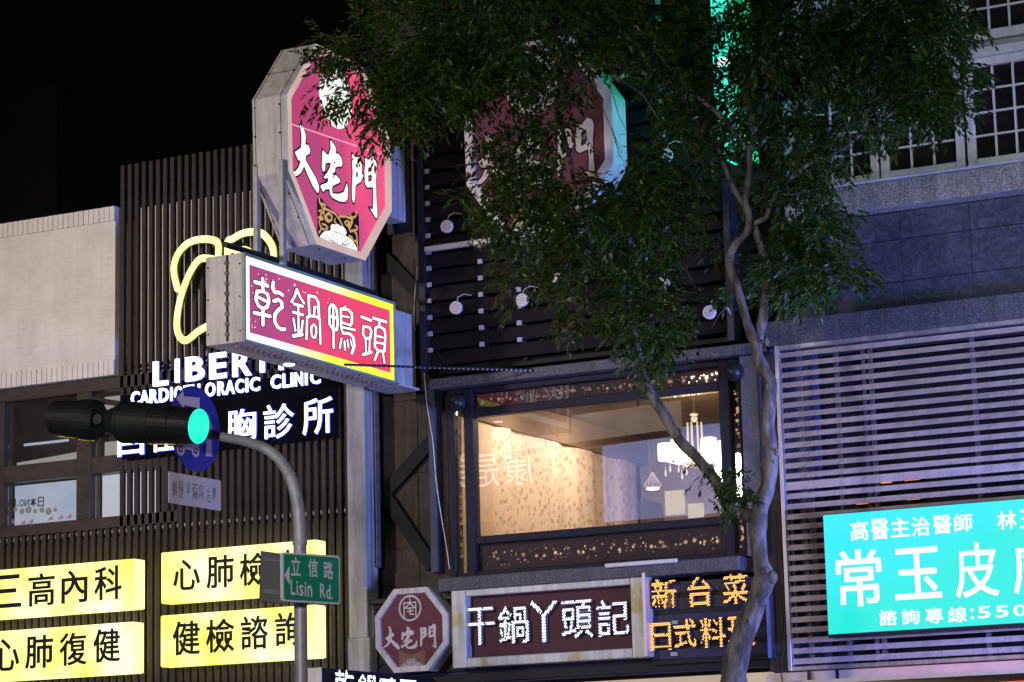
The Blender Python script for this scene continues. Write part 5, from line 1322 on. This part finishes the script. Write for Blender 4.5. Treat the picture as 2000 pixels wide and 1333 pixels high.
base = [Vector((tr0.x-.13, YT, .14)), Vector((tr0.x-.12, YT, .5)), Vector((tr0.x-.07, YT, 1.6)), Vector((tr0.x-.03, YT, 2.6))]
tm = MB().tube(base+P_, [.20, .165, .15, .145]+R__, 20, wob=.05)
part('trunk', tm, M_bark, tree, smooth=True)
limbs = [
 [(1482, 1015, 30), (1452, 1004, 27), (1421, 987, 24), (1398, 940, 22), (1362, 896, 21), (1325, 858, 21), (1300, 815, 21), (1280, 785, 22), (1262, 755, 22), (1248, 700, 14), (1240, 640, 9), (1215, 560, 6)],
 [(1477, 672, 22), (1464, 646, 19), (1450, 597, 15), (1439, 560, 20), (1428, 530, 18), (1426, 500, 16), (1437, 477, 15), (1460, 451, 14), (1462, 417, 14), (1456, 387, 14), (1464, 335, 12), (1464, 297, 12), (1471, 260, 10), (1450, 180, 8), (1440, 90, 6), (1420, 0, 5)],
 [(1458, 453, 10), (1475, 436, 10), (1497, 425, 10), (1505, 399, 9), (1524, 369, 8), (1548, 346, 7), (1595, 310, 8), (1642, 292, 8), (1700, 250, 6), (1780, 200, 4), (1860, 170, 3)],
 [(1479, 672, 22), (1490, 620, 20), (1494, 579, 17), (1501, 530, 13), (1490, 495, 13), (1482, 470, 15), (1471, 440, 14), (1450, 395, 12), (1430, 365, 11), (1415, 324, 8), (1380, 240, 7), (1320, 180, 7)],
 [(1464, 297, 10), (1400, 220, 10), (1330, 170, 10), (1271, 147, 10), (1220, 132, 9), (1160, 120, 8), (1100, 112, 7), (1000, 90, 6), (880, 100, 5), (760, 130, 4), (660, 150, 3)],
 [(1471, 260, 8), (1540, 160, 7), (1620, 90, 6), (1700, 20, 5), (1780, -40, 4)],
 [(1271, 147, 7), (1265, 100, 7), (1255, 30, 6), (1240, -40, 5)],
 [(1098, 112, 7), (1090, 180, 7), (1098, 250, 9), (1115, 320, 9), (1125, 375, 8), (1150, 450, 6), (1180, 520, 4)],
 [(1380, 240, 6), (1340, 330, 5), (1300, 440, 4), (1290, 520, 3)],
 [(1501, 530, 7), (1550, 500, 6), (1600, 480, 5), (1650, 520, 3)],
 [(1505, 880, 4), (1470, 930, 3), (1440, 950, 3), (1410, 945, 2)],
]
for (kx, ky, kr, off) in ((1508, 1128, .055, -.02), (1516, 884, .035, -.02), (1512, 905, .02, -.03), (1497, 668, .03, -.03), (1426, 508, .03, -.02), (1372, 905, .03, -.03), (1430, 1310, .06, -.05), (1499, 760, .03, -.04), (1462, 1215, .03, -.10), (1476, 1180, .02, -.09)):
    q = PY(kx, ky, YT+off); kn_ = MB().ball(q, kr, 10, (1, 1, 1.25)); kn_.tube([q, q+Vector((.02, -.06, .03))], [kr*.5, kr*.28], 8)
    part('knot', kn_, M_bark, tree, smooth=True)
for i, lb in enumerate(limbs):
    P_, R__ = limb(lb, dy=[0, 0, .1, .15, 0, -.1, .2, -.1, .1, .1, 0][i]*(1)); part('limb', MB().tube(P_, R__, 12, wob=.04), M_bark, tree, smooth=True)
# foliage: leafy drooping sprays spread through the crown's volume
ell = [ # cx, cy, rx, ry, weight, ymin, ymax
 (1000, 60, 340, 120, 1.05, -1.3, 1.4), (1000, -60, 330, 90, .8, -1.3, 1.6), (700, 150, 70, 75, 1.0, -1.4, .1), (640, 110, 58, 48, 1.0, -1.2, -.2), (640, 212, 50, 30, 1.2, -1.2, -.2), (745, 282, 34, 32, .9, -1.2, .1), (770, 200, 80, 80, 1.25, -1.4, .2), (840, 170, 100, 100, 1.3, -1.3, .6),
 (790, 265, 50, 30, .9, -1.2, .1), (735, 262, 32, 22, .8, -1.0, .0), (900, 220, 45, 60, .7, -1, .6), (940, 130, 130, 90, 1.2, -1.2, .9), (1010, 165, 95, 60, .9, -1, 1), (1180, 90, 100, 50, 1.0, -1, 1.2), (1110, 170, 50, 45, .4, -.8, .6), (1310, 150, 60, 90, 1.1, -1, 1.4),
 (1030, 300, 75, 62, 1.0, -.8, .5), (1090, 230, 55, 70, .6, -.8, .6), (965, 270, 38, 50, .5, -.8, .5), (960, 345, 50, 32, .5, -.8, .5), (1040, 370, 75, 55, 1.3, -1, .6), (930, 395, 42, 35, 1.1, -.9, .4), (1010, 440, 90, 60, 1.35, -1, .8), (1120, 430, 110, 80, 1.35, -1, 1.1), (1275, 350, 60, 80, 1.2, -1, 1.3), (1200, 375, 40, 35, 1.0, -.6, .8), (1240, 450, 110, 90, 1.35, -1, 1.2),
 (1005, 540, 55, 50, .9, -.8, .5), (1000, 600, 35, 30, .6, -.6, .4), (1120, 540, 80, 60, 1.25, -.9, .8), (1140, 620, 60, 50, 1.2, -.8, .6), (1250, 560, 70, 70, 1.1, -.9, .8), (1270, 650, 75, 70, 1.35, -.8, .6), (1250, 720, 48, 35, 1.2, -.6, .5), (1310, 600, 40, 50, .8, -.6, .6),
 (1330, 240, 60, 80, .9, -1, 1.2), (1360, 340, 50, 70, .75, -.7, 1.0), (1345, 420, 30, 50, .5, -.5, .8), (1340, 90, 55, 120, 1.0, -1, 1.2), (1440, 215, 60, 90, 1.5, -1, 1.6), (1435, 60, 60, 75, .8, -.8, 1.2), (1490, 90, 50, 110, 1.4, -.8, 1.2), (1420, 330, 50, 60, .6, .1, 1.2), (1530, 230, 90, 100, 1.3, -1, 1.5), (1560, 90, 110, 110, 1.3, -1, 1.6),
 (1600, -40, 250, 60, .9, -1, 1.5), (1680, 100, 120, 110, 1.3, -1, 1.5), (1790, 80, 110, 110, 1.3, -1, 1.5), (1860, 40, 60, 70, .7, -.8, 1), (1740, 200, 110, 75, 1.25, -1, 1.4), (1840, 190, 70, 70, 1.15, -.8, 1.2), (1870, 225, 35, 40, .6, -.6, .8), (1680, 270, 80, 40, .85, -.6, 1), (1610, 300, 70, 60, .7, -.2, 1.2),
 (1550, 400, 75, 70, 1.2, .1, 1.2), (1600, 350, 65, 55, 1.1, 0, 1), (1600, 460, 70, 75, 1.5, -.4, 1.1), (1565, 530, 88, 68, 1.6, -.5, 1.1), (1640, 545, 60, 45, 1.3, -.5, .8), (1670, 530, 25, 18, .5, -.3, .5), (1600, 580, 60, 28, .9, -.4, .7), (1500, 600, 25, 20, .3, .1, .5), (1430, 585, 38, 24, .8, -.2, .5), (1410, 480, 20, 40, .25, .2, .8), (1480, 560, 20, 40, .5, .2, .6),
 (1375, 930, 35, 22, .9, -.25, .25), (1420, 950, 38, 28, 1.1, -.25, .3), (1400, 978, 25, 12, .6, -.2, .2), (1450, 925, 16, 10, .3, -.2, .2), (1455, 975, 20, 14, .3, -.2, .2)]
rl_ = np.random.RandomState(5); V = []; Fc = []
def leaf(p, d, L, w, up):
    s_ = d.cross(up)
    if s_.length < 1e-3: s_ = d.orthogonal()
    s_.normalize(); n_ = s_.cross(d); k = len(V)
    m1 = p+d*(L*.42)-n_*(L*.04)
    V.extend([p[:], (m1+s_*w)[:], (p+d*L-n_*(L*.16))[:], (m1-s_*w)[:]]); Fc.append((k, k+1, k+2, k+3))
total = 0; TW = MB()
for (cx_, cy_, rx, ry, wt, ya, yb) in ell:
    cy_ -= 14; rx = max(10, rx-12); ry = max(9, ry-14)
    n_s = int(rx*ry*wt*.088*3.14159/3.14159)
    n_s = max(2, int(rx*ry*wt*.0098))
    for _ in range(n_s):
        a_ = rl_.uniform(0, 2*math.pi); r_ = math.sqrt(rl_.uniform(0, 1))
        r_ *= (1+.16*math.sin(5*a_+cx_)+.10*math.sin(11*a_+cy_))
        y = YT+rl_.uniform(ya, yb)
        if y > 26.2 and cx_ < 1300: y = 26.2
        c0 = PY(cx_+math.cos(a_)*r_*rx, cy_+math.sin(a_)*r_*ry, y)
        head = Vector((math.cos(a_)*.5+rl_.normal(0, .5), rl_.normal(0, .6)-.2, .05+rl_.normal(0, .35)-.2*math.sin(a_))).normalized()
        for q_ in range(int(rl_.randint(3, 6))):        # one bough tip: several sprays fanning from it
            p = c0+Vector((rl_.normal(0, .05), rl_.normal(0, .06), rl_.normal(0, .04)))
            out = (head+Vector((rl_.normal(0, .55), rl_.normal(0, .55), rl_.normal(0, .4)-.25))).normalized()
            Ls = rl_.uniform(.12, .24); nl = int(rl_.randint(6, 11)); sc_ = rl_.uniform(.75, 1.25)
            for j in range(nl):
                t = (j+.5)/nl; q = p+out*(Ls*t)-Vector((0, 0, .10*t*t)); sd = 1 if j % 2 else -1
                perp = out.cross(Vector((0, 0, 1)))
                if perp.length < .1: perp = Vector((1, 0, 0))
                perp.normalize()
                dd = (out*.8+perp*(sd*.7)+Vector((rl_.normal(0, .18), rl_.normal(0, .18), -.35+rl_.normal(0, .2)))).normalized()
                leaf(q, dd, rl_.uniform(.055, .110)*sc_, rl_.uniform(.013, .020)*sc_, Vector((rl_.normal(0, .5), rl_.normal(0, .5), 1)))
                total += 1
            q = p+out*Ls-Vector((0, 0, .1)); leaf(q, (out-Vector((0, 0, .4))).normalized(), .08*sc_, .013*sc_, Vector((0, 0, 1)))
lm = bpy.data.meshes.new('crown'); o3 = org(tree)
VV = np.array(V)-np.array(o3[:]); lm.from_pydata(VV.tolist(), [], Fc); lm.materials.append(M_leaf); lm.update()
cr = bpy.data.objects.new('crown', lm); COL.objects.link(cr); cr.parent = tree; cr['kind'] = 'stuff'
print('leaves', total)

rw = random.Random(8)
tw_ = MB()
for (x0_, y0_, x1_, y1_) in ((1190, 160, 1225, 260), (1170, 190, 1215, 300), (1205, 150, 1290, 240), (1340, 520, 1352, 550), (1195, 250, 1230, 330), (870, 30, 880, 90), (1050, 30, 1080, 130), (1290, 60, 1300, 180), (1530, 380, 1590, 370), (1620, 480, 1660, 500), (1420, 600, 1390, 640)):
    a_ = PY(x0_, y0_, YT-.3); b_ = PY(x1_, y1_, YT-.3); mid = a_.lerp(b_, .5)+Vector((rw.uniform(-.08, .08), rw.uniform(-.1, .1), rw.uniform(-.06, .06)))
    part('twig', MB().tube([a_, a_.lerp(mid, .5), mid, mid.lerp(b_, .5), b_], [.007, .006, .005, .004, .002], 6), M_bark, tree)
def cable(label, pts, y, r=.006, m_=M_cream):
    P_ = smooth([tuple(PY(a, b, y)) for a, b in pts], 5)
    return solo('loose_cable', MB().tube(P_, r, 6), m_, label, 'cable', P_[0])
cable('thin pale cable hanging down past the left edge of the restaurant window', [(826, 700), (834, 790), (845, 860), (852, 940), (862, 1010), (872, 1070), (878, 1112)], 27.38)
cable('thin dark cable hanging right of the tree trunk down to the fascia', [(1506, 1000), (1514, 1060), (1524, 1140), (1530, 1220), (1523, 1290), (1528, 1333)], 27.30, .006, M_darksteel)
cable('thin wire dropping along the edge of the steel channel beside the pilaster', [(815, 520), (810, 580), (808, 620), (805, 700)], 27.45, .005, M_cream)

# ================================================================== background and the far side of the street
dk = PY(112, 300, 70.0)
solo('dark_tower', MB().box(-70, dk.x, 70, 70.6, 0, PY(60, 172, 70).z), mat('night_wall', (.5, .45, .45), .8), 'faint dark unlit building block behind the clinic at top left', 'building', (dk.x-5, 75, 0))
opp = thing('opposite_building', 'building across the street, seen only as a reflection in the restaurant window', 'building', (-30, -8, 0))
part('wall', MB().box(-70, 60, -14, -8, 0, 18), mat('opposite_wall', (.22, .19, .17), .8), opp)
def mirror(px, py, yo):
    p = PY(px, py, 27.53); dd = ray(px, py); dd = Vector((dd.x, -dd.y, dd.z)); return p+dd*((yo-p.y)/dd.y)
def mbox(a, b, yo): A, B = mirror(*a, yo), mirror(*b, yo); return (min(A.x, B.x), min(A.z, B.z), max(A.x, B.x), max(A.z, B.z))
t14 = thing('opposite_shop_sign', 'shop sign across the street with white characters, mirrored in the window', 'sign', (mirror(950, 920, -7.8).x, -7.8, mirror(950, 1000, -7.8).z))
PM = Plane('G', 0, (0, -7.7, 0), (-1, 0, 0), (0, 1, 0))
for ch, a, b in (('康', (985, 885), (1042, 945)), ('是', (925, 890), (975, 950)), ('美', (870, 890), (918, 955))):
    q = mbox(a, b, -7.7); part('character', glyph_in(PM, ch, (-q[2], q[1], -q[0], q[3]), .02, .0), E_wink, t14)
q = mbox((880, 870), (1050, 1010), -7.8); part('board', MB().box(q[0], q[2], -7.9, -7.75, q[1], q[3]), E_winkb, t14)
t15 = thing('opposite_blue_window', 'large bluish lit shop window across the street, mirrored in the window', 'shop window', (mirror(1290, 930, -7.8).x, -7.8, mirror(1290, 1010, -7.8).z))
q = mbox((1175, 850), (1416, 1000), -7.8); part('pane', MB().box(q[0], q[2], -7.9, -7.8, q[1], q[3]), E_blueboard, t15)
for a, b in (((1298, 960), (1338, 1004)), ((1343, 985), (1375, 1010))):
    q = mbox(a, b, -7.7); part('notice', MB().box(q[0], q[2], -7.72, -7.7, q[1], q[3]), E_whiteboard, t15)

t16 = thing('opposite_awning', 'pale awning with a dark red stripe across the street, mirrored in the window', 'awning', (mirror(1100, 840, -7.0).x, -7.0, mirror(1100, 850, -7.0).z))
q = mbox((1000, 828), (1330, 862), -7.4); part('awning_band', MB().prism([(q[0], -7.5, q[1]), (q[2], -7.5, q[1]+.15), (q[2], -7.5, q[3]+.15), (q[0], -7.5, q[3])], (0, .1, 0)), emis('lit_awning', (.9, .75, .65), 1.6, sample=False, var=.4, scale=.6), t16)
part('stripe', MB().prism([(q[0], -7.39, q[1]), (q[2], -7.39, q[1]+.15), (q[2], -7.39, q[1]+.33), (q[0], -7.39, q[1]+.18)], (0, .02, 0)), mat('awning_stripe', (.12, .03, .02), .7), t16)
